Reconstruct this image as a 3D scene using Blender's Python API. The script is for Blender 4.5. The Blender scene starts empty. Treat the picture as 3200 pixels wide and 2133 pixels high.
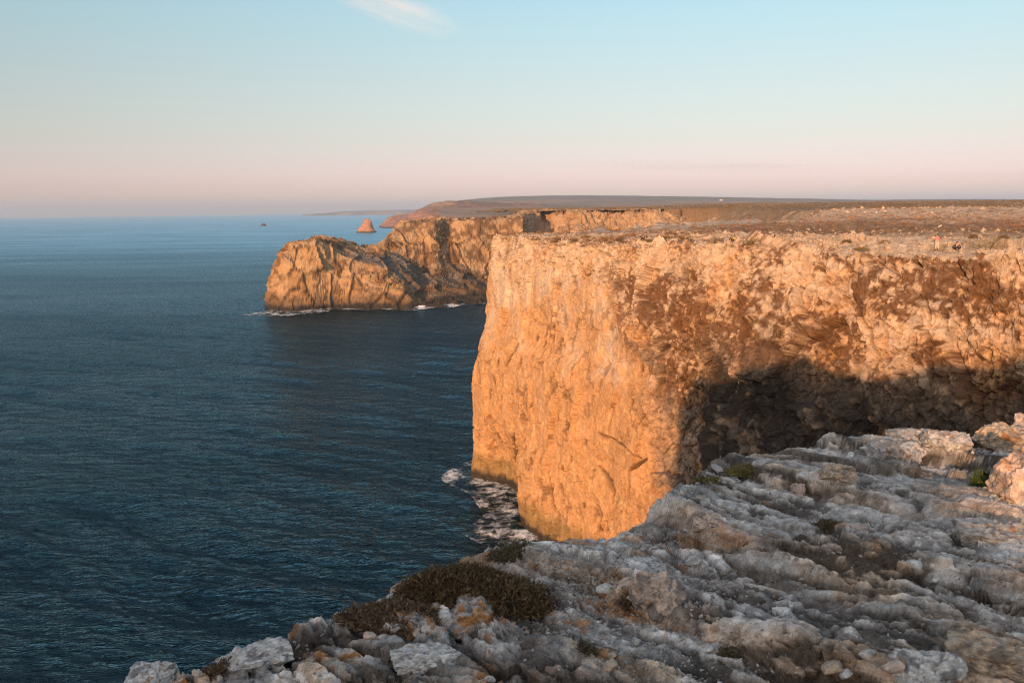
import bpy, math, random
import numpy as np
from mathutils import Matrix, Vector

random.seed(7)
RNG = np.random.default_rng(7)
SC = bpy.context.scene
COL = SC.collection
R = math.radians

# ------------------------------------------------------------------ camera
EYE = np.array([0.0, 0.0, 62.0])
FPX = 886.0                      # focal length in pixels of a 1024 wide picture
PITCH, ROLL = R(8.46), R(0.62)
_F = np.array([0, math.cos(PITCH), -math.sin(PITCH)])
_R0 = np.array([1.0, 0, 0])
_U0 = np.array([0, math.sin(PITCH), math.cos(PITCH)])
_Rr = _R0 * math.cos(ROLL) - _U0 * math.sin(ROLL)
_Ur = _R0 * math.sin(ROLL) + _U0 * math.cos(ROLL)
cam = bpy.data.cameras.new('camera')
cam.sensor_width = 36.0
cam.lens = FPX / 1024 * 36
cam.clip_start, cam.clip_end = 0.05, 90000
cam.dof.use_dof = True
cam.dof.focus_distance = 110
cam.dof.aperture_fstop = 11
camo = bpy.data.objects.new('camera', cam)
COL.objects.link(camo)
m3 = Matrix(((_Rr[0], _Ur[0], -_F[0]), (_Rr[1], _Ur[1], -_F[1]), (_Rr[2], _Ur[2], -_F[2])))
camo.matrix_world = Matrix.Translation(EYE.tolist()) @ m3.to_4x4()
SC.camera = camo

# ------------------------------------------------------------------ light
SUN_EL, SUN_AZ = R(10.2), R(22)          # behind the camera, to the left
TOSUN = Vector((-math.sin(SUN_AZ) * math.cos(SUN_EL), -math.cos(SUN_AZ) * math.cos(SUN_EL), math.sin(SUN_EL)))
sun = bpy.data.lights.new('sun', 'SUN')
sun.energy = 2.55
sun.angle = R(0.53)
sun.color = (1.0, 0.555, 0.275)
suno = bpy.data.objects.new('sun', sun)
suno.rotation_euler = TOSUN.to_track_quat('Z', 'Y').to_euler()
suno.location = (-20, -60, 140)
COL.objects.link(suno)

world = bpy.data.worlds.new('World')
SC.world = world
world.use_nodes = True
wn, wl = world.node_tree.nodes, world.node_tree.links
wn.clear()
wo = wn.new('ShaderNodeOutputWorld')
bg = wn.new('ShaderNodeBackground')
bg.inputs['Strength'].default_value = 0.14
sky = wn.new('ShaderNodeTexSky')
sky.sky_type = 'NISHITA'
sky.sun_disc = False
sky.sun_elevation = SUN_EL
sky.sun_rotation = math.pi + SUN_AZ      # compass angle from +Y
sky.air_density = 1.0
sky.dust_density = 1.0
sky.ozone_density = 1.0
tc = wn.new('ShaderNodeTexCoord')
sx = wn.new('ShaderNodeSeparateXYZ')
wl.new(tc.outputs['Generated'], sx.inputs[0])
ramp = wn.new('ShaderNodeValToRGB')
mr = wn.new('ShaderNodeMapRange')
mr.inputs['From Min'].default_value = 0.0
mr.inputs['From Max'].default_value = 0.5
wl.new(sx.outputs['Z'], mr.inputs['Value'])
wl.new(mr.outputs[0], ramp.inputs[0])
SKY_TINT = [(0.0, (.655, .585, 1.02)), (.026, (.645, .56, .94)), (.056, (.59, .478, .80)), (.10, (.535, .435, .64)), (.15, (.505, .43, .52)), (.21, (.515, .45, .485)),
            (.28, (.535, .48, .485)), (.39, (.55, .55, .525)), (.55, (.56, .61, .65)), (.75, (.95, .90, .93)), (1.0, (1.50, 1.20, .98))]
el = ramp.color_ramp.elements
while len(el) > 1:
    el.remove(el[-1])
el[0].position = SKY_TINT[0][0]
el[0].color = (*SKY_TINT[0][1], 1)
for p, c in SKY_TINT[1:]:
    e = el.new(p)
    e.color = (*c, 1)
mul = wn.new('ShaderNodeMix')
mul.data_type = 'RGBA'
mul.blend_type = 'MULTIPLY'
mul.inputs[0].default_value = 1.0
wl.new(sky.outputs[0], mul.inputs[6])
wl.new(ramp.outputs[0], mul.inputs[7])
wl.new(mul.outputs[2], bg.inputs['Color'])
wl.new(bg.outputs[0], wo.inputs['Surface'])

SC.view_settings.view_transform = 'Standard'
SC.view_settings.look = 'None'
SC.view_settings.exposure = 1.2
SC.view_settings.gamma = 1.0
SC.view_settings.use_curve_mapping = False
SC.cycles.use_denoising = True
SC.cycles.denoising_prefilter = 'NONE'
SC.cycles.sample_clamp_direct = 6
SC.cycles.filter_width = 1.2

# ------------------------------------------------------------------ pixel helpers (positions measured in the photograph)
def ray(px, py):
    px = np.asarray(px, float)[..., None]
    py = np.asarray(py, float)[..., None]
    return _F + (px - 512) / FPX * _Rr - (py - 341) / FPX * _Ur

def at_dist(px, py, d):
    v = ray(px, py)
    h = np.hypot(v[..., 0], v[..., 1])[..., None]
    return EYE + v / h * np.asarray(d, float)[..., None]

def at_z(px, py, z):
    v = ray(px, py)
    t = (z - EYE[2]) / v[..., 2:3]
    return EYE + v * t

# ------------------------------------------------------------------ numpy noise
def _hash(ix, iy, iz, seed):
    h = (ix.astype(np.uint32) * np.uint32(374761393) + iy.astype(np.uint32) * np.uint32(668265263)
         + iz.astype(np.uint32) * np.uint32(2147483647) + np.uint32((seed * 144269504 + 99991) & 0xffffffff))
    h = (h ^ (h >> np.uint32(13))) * np.uint32(1274126177)
    h = (h ^ (h >> np.uint32(16))) * np.uint32(2246822519)
    return h ^ (h >> np.uint32(15))

_g = np.random.default_rng(3).normal(size=(256, 3))
_G = (_g / np.linalg.norm(_g, axis=1, keepdims=True)).astype(np.float32)

def perlin(p, seed=0):
    p = np.asarray(p, np.float32)
    i = np.floor(p)
    f = p - i
    i = i.astype(np.int64)
    u = f * f * f * (f * (f * 6 - 15) + 10)
    out = 0
    for dx in (0, 1):
        wx = u[:, 0] if dx else 1 - u[:, 0]
        for dy in (0, 1):
            wy = u[:, 1] if dy else 1 - u[:, 1]
            for dz in (0, 1):
                wz = u[:, 2] if dz else 1 - u[:, 2]
                g = _G[_hash(i[:, 0] + dx, i[:, 1] + dy, i[:, 2] + dz, seed) & np.uint32(255)]
                d = g[:, 0] * (f[:, 0] - dx) + g[:, 1] * (f[:, 1] - dy) + g[:, 2] * (f[:, 2] - dz)
                out = out + wx * wy * wz * d
    return out * 1.5

def fbm(p, freq, octs=4, seed=0, gain=0.5, lac=2.03, ridged=False):
    p = np.asarray(p, np.float32) * np.asarray(freq, np.float32)
    a, s, n = 1.0, 0.0, 0.0
    for o in range(octs):
        v = perlin(p, seed + o * 17)
        if ridged:
            v = 1 - 2 * np.abs(v)
        s = s + a * v
        n += a
        a *= gain
        p = p * lac + 13.7
    return s / n

def worley(p, freq, seed=0, jitter=0.95):
    p = np.asarray(p, np.float32) * np.asarray(freq, np.float32)
    i = np.floor(p).astype(np.int64)
    f1 = np.full(len(p), 9.0, np.float32)
    f2 = f1.copy()
    cid = np.zeros(len(p), np.uint32)
    for dx in (-1, 0, 1):
        for dy in (-1, 0, 1):
            for dz in (-1, 0, 1):
                h = _hash(i[:, 0] + dx, i[:, 1] + dy, i[:, 2] + dz, seed)
                q0 = (h & np.uint32(1023)).astype(np.float32) / 1023
                q1 = ((h >> np.uint32(10)) & np.uint32(1023)).astype(np.float32) / 1023
                q2 = ((h >> np.uint32(20)) & np.uint32(1023)).astype(np.float32) / 1023
                d = ((i[:, 0] + dx + .5 + (q0 - .5) * jitter - p[:, 0]) ** 2
                     + (i[:, 1] + dy + .5 + (q1 - .5) * jitter - p[:, 1]) ** 2
                     + (i[:, 2] + dz + .5 + (q2 - .5) * jitter - p[:, 2]) ** 2)
                nf = d < f1
                f2 = np.where(nf, f1, np.minimum(f2, d))
                cid = np.where(nf, h, cid)
                f1 = np.where(nf, d, f1)
    return np.sqrt(f1), np.sqrt(f2), (cid & np.uint32(65535)).astype(np.float32) / 65535

def facets(p, freq, seed, tilt=0.6, warp=0.25):
    """broken stone: flat tilted facets with sharp joints.  -> step (about -.5 .. .5), joint distance (F2-F1), cell id; in cell units"""
    freq = np.asarray(freq, np.float32) * np.ones(3, np.float32)
    q = np.asarray(p, np.float32) * freq
    q = q + warp * np.stack([fbm(q, .9, 2, seed + 70), fbm(q, .9, 2, seed + 71), fbm(q, .9, 2, seed + 72)], 1)
    i = np.floor(q).astype(np.int64)
    f1 = np.full(len(q), 9.0, np.float32); f2 = f1.copy()
    cid = np.zeros(len(q), np.uint32)
    dl = np.zeros((len(q), 3), np.float32)
    for dx in (-1, 0, 1):
        for dy in (-1, 0, 1):
            for dz in (-1, 0, 1):
                h = _hash(i[:, 0] + dx, i[:, 1] + dy, i[:, 2] + dz, seed)
                v = np.stack([q[:, 0] - (i[:, 0] + dx + (h & np.uint32(1023)).astype(np.float32) / 1023),
                              q[:, 1] - (i[:, 1] + dy + ((h >> np.uint32(10)) & np.uint32(1023)).astype(np.float32) / 1023),
                              q[:, 2] - (i[:, 2] + dz + ((h >> np.uint32(20)) & np.uint32(1023)).astype(np.float32) / 1023)], 1)
                d = (v * v).sum(1)
                nf = d < f1
                f2 = np.where(nf, f1, np.minimum(f2, d))
                cid = np.where(nf, h, cid); f1 = np.where(nf, d, f1)
                dl = np.where(nf[:, None], v, dl)
    g = _G[(cid >> np.uint32(7)) & np.uint32(255)]
    step = ((cid & np.uint32(65535)).astype(np.float32) / 65535 - .5) * (1 - .5 * tilt) + tilt * (dl * g).sum(1)
    return step, np.sqrt(f2) - np.sqrt(f1), (cid & np.uint32(65535)).astype(np.float32) / 65535

def sst(a, b, x):
    t = np.clip((x - a) / (b - a), 0, 1)
    return t * t * (3 - 2 * t)

def mixc(a, b, t):
    t = np.asarray(t)[..., None]
    return np.asarray(a, float) * (1 - t) + np.asarray(b, float) * t

# ------------------------------------------------------------------ mesh helpers
def mesh_from(name, verts, faces, mat, cols=None, smooth=True, parent=None, extra=None):
    """faces: (n,3) or (n,4) int array"""
    verts = np.asarray(verts, np.float32)
    faces = np.asarray(faces, np.int32)
    me = bpy.data.meshes.new(name)
    k = faces.shape[1]
    me.vertices.add(len(verts))
    me.vertices.foreach_set('co', verts.ravel())
    me.loops.add(faces.size)
    me.loops.foreach_set('vertex_index', faces.ravel())
    me.polygons.add(len(faces))
    me.polygons.foreach_set('loop_start', np.arange(0, faces.size, k, dtype=np.int32))
    me.polygons.foreach_set('loop_total', np.full(len(faces), k, np.int32))
    me.polygons.foreach_set('use_smooth', np.full(len(faces), smooth, bool))
    if cols is not None:
        a = me.attributes.new('Col', 'FLOAT_COLOR', 'POINT')
        c = np.ones((len(verts), 4), np.float32)
        c[:, :3] = cols
        a.data.foreach_set('color', c.ravel())
    for k2, v in (extra or {}).items():
        a = me.attributes.new(k2, 'FLOAT', 'POINT')
        a.data.foreach_set('value', np.asarray(v, np.float32).ravel())
    me.update(calc_edges=True)
    me.validate()
    me.materials.append(mat)
    o = bpy.data.objects.new(name, me)
    COL.objects.link(o)
    if parent is not None:
        o.parent = parent
    return o

def grid_faces(nu, nv, keep=None):
    """vertex index = i*nv + j"""
    i, j = np.meshgrid(np.arange(nu - 1), np.arange(nv - 1), indexing='ij')
    a = (i * nv + j).ravel()
    f = np.stack([a, a + nv, a + nv + 1, a + 1], 1)
    if keep is not None:
        kk = keep.ravel()
        f = f[kk[f].all(1)]
    return f

def grid_normals(P):
    du = np.gradient(P, axis=0)
    dv = np.gradient(P, axis=1)
    n = np.cross(du, dv)
    return n / (np.linalg.norm(n, axis=2, keepdims=True) + 1e-9)

def tag(o, label=None, cat=None, group=None, kind=None):
    if label: o['label'] = label
    if cat: o['category'] = cat
    if group: o['group'] = group
    if kind: o['kind'] = kind
    return o

def empty(name, loc, rz=0.0):
    o = bpy.data.objects.new(name, None)
    o.empty_display_size = 0.3
    o.location = loc
    o.rotation_euler = (0, 0, rz)
    COL.objects.link(o)
    return o

# ------------------------------------------------------------------ materials
def new_mat(name):
    m = bpy.data.materials.new(name)
    m.use_nodes = True
    n = m.node_tree.nodes
    n.clear()
    out = n.new('ShaderNodeOutputMaterial')
    b = n.new('ShaderNodeBsdfPrincipled')
    m.node_tree.links.new(b.outputs[0], out.inputs['Surface'])
    return m, n, m.node_tree.links, b

def rock_mat(name, scale, bump_dist, var=0.35, rough=0.92, bump=0.8, speck=0.0):
    """albedo from the Col attribute, broken up by noise of a few sizes, with fine relief"""
    m, n, l, b = new_mat(name)
    b.inputs['Roughness'].default_value = rough
    b.inputs['Specular IOR Level'].default_value = 0.15
    at = n.new('ShaderNodeAttribute'); at.attribute_name = 'Col'
    geo = n.new('ShaderNodeNewGeometry')
    n1 = n.new('ShaderNodeTexNoise'); n1.inputs['Scale'].default_value = scale; n1.inputs['Detail'].default_value = 8; n1.inputs['Roughness'].default_value = 0.68
    n2 = n.new('ShaderNodeTexNoise'); n2.inputs['Scale'].default_value = scale * 5.3; n2.inputs['Detail'].default_value = 5; n2.inputs['Roughness'].default_value = 0.7
    l.new(geo.outputs['Position'], n1.inputs['Vector']); l.new(geo.outputs['Position'], n2.inputs['Vector'])
    mr1 = n.new('ShaderNodeMapRange')
    mr1.inputs['From Min'].default_value, mr1.inputs['From Max'].default_value = 0.3, 0.7
    mr1.inputs['To Min'].default_value, mr1.inputs['To Max'].default_value = 1 - var, 1 + var
    l.new(n1.outputs[0], mr1.inputs['Value'])
    mr2 = n.new('ShaderNodeMapRange')
    mr2.inputs['From Min'].default_value, mr2.inputs['From Max'].default_value = 0.3, 0.7
    mr2.inputs['To Min'].default_value, mr2.inputs['To Max'].default_value = 1 - var * .7, 1 + var * .7
    l.new(n2.outputs[0], mr2.inputs['Value'])
    mm = n.new('ShaderNodeMath'); mm.operation = 'MULTIPLY'
    l.new(mr1.outputs[0], mm.inputs[0]); l.new(mr2.outputs[0], mm.inputs[1])
    mx = n.new('ShaderNodeVectorMath'); mx.operation = 'SCALE'
    l.new(at.outputs['Color'], mx.inputs[0]); l.new(mm.outputs[0], mx.inputs['Scale'])
    l.new(mx.outputs[0], b.inputs['Base Color'])
    ad = n.new('ShaderNodeMath'); ad.operation = 'MULTIPLY_ADD'
    l.new(n2.outputs[0], ad.inputs[0]); ad.inputs[1].default_value = 0.35; l.new(n1.outputs[0], ad.inputs[2])
    bp = n.new('ShaderNodeBump'); bp.inputs['Strength'].default_value = bump; bp.inputs['Distance'].default_value = bump_dist
    l.new(ad.outputs[0], bp.inputs['Height'])
    l.new(bp.outputs[0], b.inputs['Normal'])
    return m

def leaf_mat(name):
    m, n, l, b = new_mat(name)
    b.inputs['Roughness'].default_value = 0.75
    b.inputs['Specular IOR Level'].default_value = 0.16
    at = n.new('ShaderNodeAttribute'); at.attribute_name = 'Col'
    l.new(at.outputs['Color'], b.inputs['Base Color'])
    return m

def flat_mat(name, col, rough=0.8):
    m, n, l, b = new_mat(name)
    b.inputs['Roughness'].default_value = rough
    b.inputs['Specular IOR Level'].default_value = 0.25
    no = n.new('ShaderNodeTexNoise'); no.inputs['Scale'].default_value = 25
    rm = n.new('ShaderNodeMapRange'); rm.inputs['To Min'].default_value = .8; rm.inputs['To Max'].default_value = 1.2
    l.new(no.outputs[0], rm.inputs['Value'])
    v = n.new('ShaderNodeVectorMath'); v.operation = 'SCALE'; v.inputs[0].default_value = col
    l.new(rm.outputs[0], v.inputs['Scale']); l.new(v.outputs[0], b.inputs['Base Color'])
    return m

M_CLIFF = rock_mat('cliff_limestone', 0.55, 0.5, var=0.22)
M_FAR = rock_mat('far_rock', 0.16, 2.0, var=0.22)
M_HILL = rock_mat('far_hill_ground', 0.02, 6.0, var=0.25, bump=0.4)
M_PLAT = rock_mat('plateau_ground', 0.7, 0.9, var=0.3, bump=1.0)
M_FORE = rock_mat('weathered_limestone', 22.0, 0.02, var=0.36, bump=1.0)
M_LEAF = leaf_mat('shrub_leaves')
M_TWIG = flat_mat('dry_twig', (0.10, 0.07, 0.045))

# ================================================================== SEA
WAVES = []
_wr = np.random.default_rng(21)
for k in range(64):
    lam = 3.0 * (46 / 3.0) ** (k / 63.0)
    ang = R(200) + _wr.normal() * 0.42           # travelling towards the camera from the open sea
    if lam > 20:
        ang = R(212) + _wr.normal() * 0.16
    amp = 0.0085 * lam ** 0.92 * (0.6 + 0.8 * _wr.random())
    amp *= .62 if lam < 7 else .40 if lam < 25 else .80
    WAVES.append((2 * math.pi / lam, math.sin(ang), math.cos(ang), amp, _wr.random() * 6.283, lam))

def sea_height(x, y, spacing=None):
    z = np.zeros_like(x)
    px = np.stack([x.ravel(), y.ravel(), np.zeros(x.size)], 1)
    gust = (0.75 + 0.9 * fbm(px, (1 / 90., 1 / 60., 1), 3, 5)).reshape(x.shape)
    for k, sx_, sy_, a, ph, lam in WAVES:
        w = 1.0 if spacing is None else sst(2.2, 4.0, lam / spacing)
        s = np.sin(k * (x * sx_ + y * sy_) + ph + .5 * np.sin(k * .37 * (x * sy_ - y * sx_) + ph * 3))
        z += a * w * (.55 - 1.1 * np.abs(s) + .35 * s)
    return z * np.clip(gust, .3, 1.6)

def build_sea():
    az_in = np.linspace(R(-33.5), R(8), 430)
    az_out = np.concatenate([np.linspace(R(8.5), R(180), 60), np.linspace(R(-180), R(-34.5), 50)[1:]])
    az = np.concatenate([np.sort(az_out[az_out < R(-33.5)]), az_in, np.sort(az_out[az_out > R(8)])])
    # rows: even in the picture between 75 m and the horizon
    dep = np.concatenate([np.linspace(R(37), R(5.0), 500), R(5.0) * (0.142 / 5.0) ** np.linspace(0, 1, 170)[1:]])
    rr = np.concatenate([[3, 20, 45], EYE[2] / np.tan(dep)])
    A, RR = np.meshgrid(az, rr, indexing='ij')
    x, y = RR * np.sin(A), RR * np.cos(A)
    spac = np.gradient(rr)[None, :] * np.ones_like(A)
    z = sea_height(x, y, spac)
    P = np.stack([x, y, z], 2)
    f = grid_faces(len(az), len(rr))
    m = bpy.data.materials.new('sea_water'); m.use_nodes = True
    n, l = m.node_tree.nodes, m.node_tree.links
    n.clear()
    out = n.new('ShaderNodeOutputMaterial')
    body = n.new('ShaderNodeBsdfDiffuse'); gl = n.new('ShaderNodeBsdfGlossy'); fr = n.new('ShaderNodeFresnel'); mxs = n.new('ShaderNodeMixShader')
    fr.inputs['IOR'].default_value = 1.24
    slk = n.new('ShaderNodeTexNoise'); slk.inputs['Scale'].default_value = .011; slk.inputs['Detail'].default_value = 5; slk.inputs['Distortion'].default_value = .8
    smp = n.new('ShaderNodeMapping'); smp.inputs['Rotation'].default_value = (0, 0, R(12)); smp.inputs['Scale'].default_value = (.25, 1.0, 1.0)
    sgeo = n.new('ShaderNodeNewGeometry'); l.new(sgeo.outputs['Position'], smp.inputs['Vector']); l.new(smp.outputs[0], slk.inputs['Vector'])
    scr = n.new('ShaderNodeValToRGB')
    scr.color_ramp.elements[0].position = .38; scr.color_ramp.elements[0].color = (.31, .56, .68, 1)
    scr.color_ramp.elements[1].position = .62; scr.color_ramp.elements[1].color = (.45, .74, .87, 1)
    l.new(slk.outputs[0], scr.inputs[0]); l.new(scr.outputs[0], gl.inputs['Color'])
    l.new(fr.outputs[0], mxs.inputs[0]); l.new(body.outputs[0], mxs.inputs[1]); l.new(gl.outputs[0], mxs.inputs[2]); l.new(mxs.outputs[0], out.inputs['Surface'])
    geo = n.new('ShaderNodeNewGeometry')
    # deep water, a little greener where the swell is thin
    tx = n.new('ShaderNodeTexNoise'); tx.inputs['Scale'].default_value = 0.006; tx.inputs['Detail'].default_value = 3
    l.new(geo.outputs['Position'], tx.inputs['Vector'])
    cr = n.new('ShaderNodeValToRGB')
    cr.color_ramp.elements[0].position = .35; cr.color_ramp.elements[0].color = (0.0006, 0.005, 0.009, 1)
    cr.color_ramp.elements[1].position = .7; cr.color_ramp.elements[1].color = (0.001, 0.009, 0.014, 1)
    l.new(tx.outputs[0], cr.inputs[0])
    l.new(cr.outputs[0], body.inputs['Color'])
    # ripples: two sizes, stretched along the crests
    mp = n.new('ShaderNodeMapping'); mp.inputs['Rotation'].default_value = (0, 0, R(-14)); mp.inputs['Scale'].default_value = (0.33, 1.0, 1.0)
    l.new(geo.outputs['Position'], mp.inputs['Vector'])
    w1 = n.new('ShaderNodeTexNoise'); w1.inputs['Scale'].default_value = 0.30; w1.inputs['Detail'].default_value = 4.5; w1.inputs['Roughness'].default_value = .66; w1.inputs['Distortion'].default_value = .4
    l.new(mp.outputs[0], w1.inputs['Vector'])
    w2 = n.new('ShaderNodeTexNoise'); w2.inputs['Scale'].default_value = 1.0; w2.inputs['Detail'].default_value = 3; w2.inputs['Roughness'].default_value = .62
    l.new(mp.outputs[0], w2.inputs['Vector'])
    def fold(src):
        a1 = n.new('ShaderNodeMath'); a1.operation = 'SUBTRACT'; l.new(src, a1.inputs[0]); a1.inputs[1].default_value = .47
        a2 = n.new('ShaderNodeMath'); a2.operation = 'ABSOLUTE'; l.new(a1.outputs[0], a2.inputs[0])
        return a2.outputs[0]
    hs = n.new('ShaderNodeMath'); hs.operation = 'MULTIPLY_ADD'
    l.new(fold(w2.outputs[0]), hs.inputs[0]); hs.inputs[1].default_value = .32; l.new(fold(w1.outputs[0]), hs.inputs[2])
    bp = n.new('ShaderNodeBump'); bp.invert = True; bp.inputs['Distance'].default_value = 2.2
    l.new(hs.outputs[0], bp.inputs['Height']); l.new(bp.outputs[0], gl.inputs['Normal']); l.new(bp.outputs[0], fr.inputs['Normal'])
    # far off, the ripples are below a pixel: they act as roughness
    rg = n.new('ShaderNodeMapRange')
    dl = n.new('ShaderNodeVectorMath'); dl.operation = 'LENGTH'
    l.new(geo.outputs['Position'], dl.inputs[0])
    rg.inputs['From Min'].default_value, rg.inputs['From Max'].default_value = 150, 2500
    rg.inputs['To Min'].default_value, rg.inputs['To Max'].default_value = 0.15, 0.32
    l.new(dl.outputs['Value'], rg.inputs['Value']); l.new(rg.outputs[0], gl.inputs['Roughness'])
    bs = n.new('ShaderNodeMapRange'); bs.inputs['From Min'].default_value, bs.inputs['From Max'].default_value = 200, 1800
    bs.inputs['To Min'].default_value, bs.inputs['To Max'].default_value = 1.0, 0.22
    l.new(dl.outputs['Value'], bs.inputs['Value']); l.new(bs.outputs[0], bp.inputs['Strength'])
    o = mesh_from('sea', P.reshape(-1, 3), f, m)
    tag(o, kind='structure')
build_sea()

# ================================================================== NEAR CLIFF
BR = np.array([(70, 305), (52, 285), (30, 258), (9, 230), (0, 214), (-3.6, 204), (0.3, 193), (7.3, 175), (15, 157), (21, 145), (26, 135),
               (31, 127), (34, 119), (38, 109), (44, 96), (50.5, 84), (58, 71), (70, 55), (90, 40), (125, 28)], float)

def resample(path, n=1200):
    # Catmull-Rom through the points, then even arc length
    P = np.vstack([2 * path[0] - path[1], path, 2 * path[-1] - path[-2]])
    out = []
    for i in range(1, len(P) - 2):
        t = np.linspace(0, 1, 60, endpoint=False)[:, None]
        a, b, c, d = P[i - 1], P[i], P[i + 1], P[i + 2]
        out.append(.5 * (2 * b + (c - a) * t + (2 * a - 5 * b + 4 * c - d) * t ** 2 + (3 * b - 3 * c + d - a) * t ** 3))
    out = np.vstack(out + [path[-1:]])
    s = np.r_[0, np.cumsum(np.linalg.norm(np.diff(out, axis=0), axis=1))]
    ss = np.linspace(0, s[-1], n)
    return np.stack([np.interp(ss, s, out[:, k]) for k in range(out.shape[1])], 1), ss

BRP, BRS = resample(BR)

def brink_dist(x, y):
    """signed distance to the brink line, positive inland"""
    sh = x.shape
    q = np.stack([x.ravel(), y.ravel()], 1)
    pts = BRP[::6]
    best = np.full(len(q), 1e9); idx = np.zeros(len(q), int)
    for k in range(len(pts)):
        d = (q[:, 0] - pts[k, 0]) ** 2 + (q[:, 1] - pts[k, 1]) ** 2
        m = d < best
        best[m] = d[m]; idx[m] = k
    tng = np.gradient(pts, axis=0)
    tng /= np.linalg.norm(tng, axis=1, keepdims=True)
    v = q - pts[idx]
    side = tng[idx, 0] * v[:, 1] - tng[idx, 1] * v[:, 0]      # left of travel = inland
    return (np.sqrt(best) * np.sign(side)).reshape(sh)

def plateau_z(x, y):
    d = np.hypot(x, y)
    a = np.arctan2(x, y)
    right = np.interp(d, [40, 88, 120, 160, 230, 300, 440, 600, 800, 950, 1250, 1600, 2600],
                      [58.4, 57.9, 57.6, 57.2, 56.2, 57.6, 60.2, 59.6, 61.0, 63.2, 66.5, 66, 64])
    left = np.interp(d, [100, 195, 260, 400, 800, 1000, 1250, 1600, 2600], [57.5, 56.3, 55.5, 57, 60.0, 60.6, 62.6, 63.5, 61])
    t = sst(R(5), R(15), a)
    return left * (1 - t) + right * t

def project(p):
    v = p - EYE
    d = v @ _F
    return 512 + FPX * (v @ _Rr) / d, 341 - FPX * (v @ _Ur) / d, d

CRACKS = [
    ([(600, 466), (606, 478), (611, 492), (610, 502)], 2.6, 1.0), ([(627, 471), (634, 466), (645, 459)], 2.0, 1.9), ([(629, 472), (628, 484), (626, 500)], 1.6, 1.3),
    ([(598, 505), (601, 514), (599, 527)], 1.3, 1.0), ([(620, 510), (617, 522)], 1.1, .8), ([(625, 326), (622, 345), (617, 372)], 1.3, 1.1), ([(612, 382), (611, 410), (607, 432)], .9, .7),
    ([(520, 333), (514, 345), (505, 362), (500, 378)], 1.5, 1.1), ([(513, 424), (516, 448), (513, 482)], 1.9, 1.1), ([(546, 470), (550, 490), (554, 512)], 1.3, .9),
    ([(588, 428), (606, 436), (624, 446), (640, 458)], 1.4, .7), ([(534, 400), (530, 418)], 1.0, .7), ([(565, 380), (571, 402), (569, 420)], .9, .7), ([(640, 402), (646, 415), (636, 428)], 1.0, .7),
    ([(541, 243), (543, 252), (542, 262)], 1.0, 1.0), ([(580, 268), (587, 276), (591, 274)], 1.4, 1.4), ([(548, 300), (552, 330), (549, 352)], .8, .6), ([(483, 400), (488, 430)], .9, .6),
    ([(575, 240), (577, 256)], .9, .8), ([(661, 290), (664, 312)], 1.0, .7), ([(650, 330), (656, 352), (652, 372)], .9, .7),
    ([(910, 256), (915, 263), (917, 276)], 3.0, 2.0), ([(899, 266), (904, 277)], 1.5, 1.2), ([(976, 270), (974, 284), (973, 299)], 1.6, 1.6), ([(996, 280), (995, 300)], 2.0, 1.8),
    ([(904, 277), (890, 290), (878, 300)], 1.2, 1.0), ([(931, 300), (936, 330), (941, 352), (940, 372)], 1.6, 1.2), ([(872, 306), (884, 342), (894, 368)], 1.2, 1.0), ([(860, 330), (865, 345), (868, 362)], 1.2, 1.0),
    ([(884, 342), (898, 328), (908, 334)], 1.0, .8), ([(908, 334), (921, 346), (941, 352)], .9, .7), ([(957, 320), (964, 342), (961, 362)], 1.0, .8), ([(921, 300), (950, 303), (973, 299)], 1.1, .8),
    ([(836, 312), (846, 330), (843, 350)], 1.1, .9), ([(790, 300), (796, 330)], 1.0, .8), ([(742, 330), (748, 352), (745, 380)], 1.2, 1.0),
    ([(700, 392), (706, 420), (704, 470)], 1.4, 1.0), ([(722, 400), (735, 425), (728, 455)], 1.2, .9), ([(744, 385), (752, 410), (757, 440)], 2.2, 1.6),
]

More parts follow.
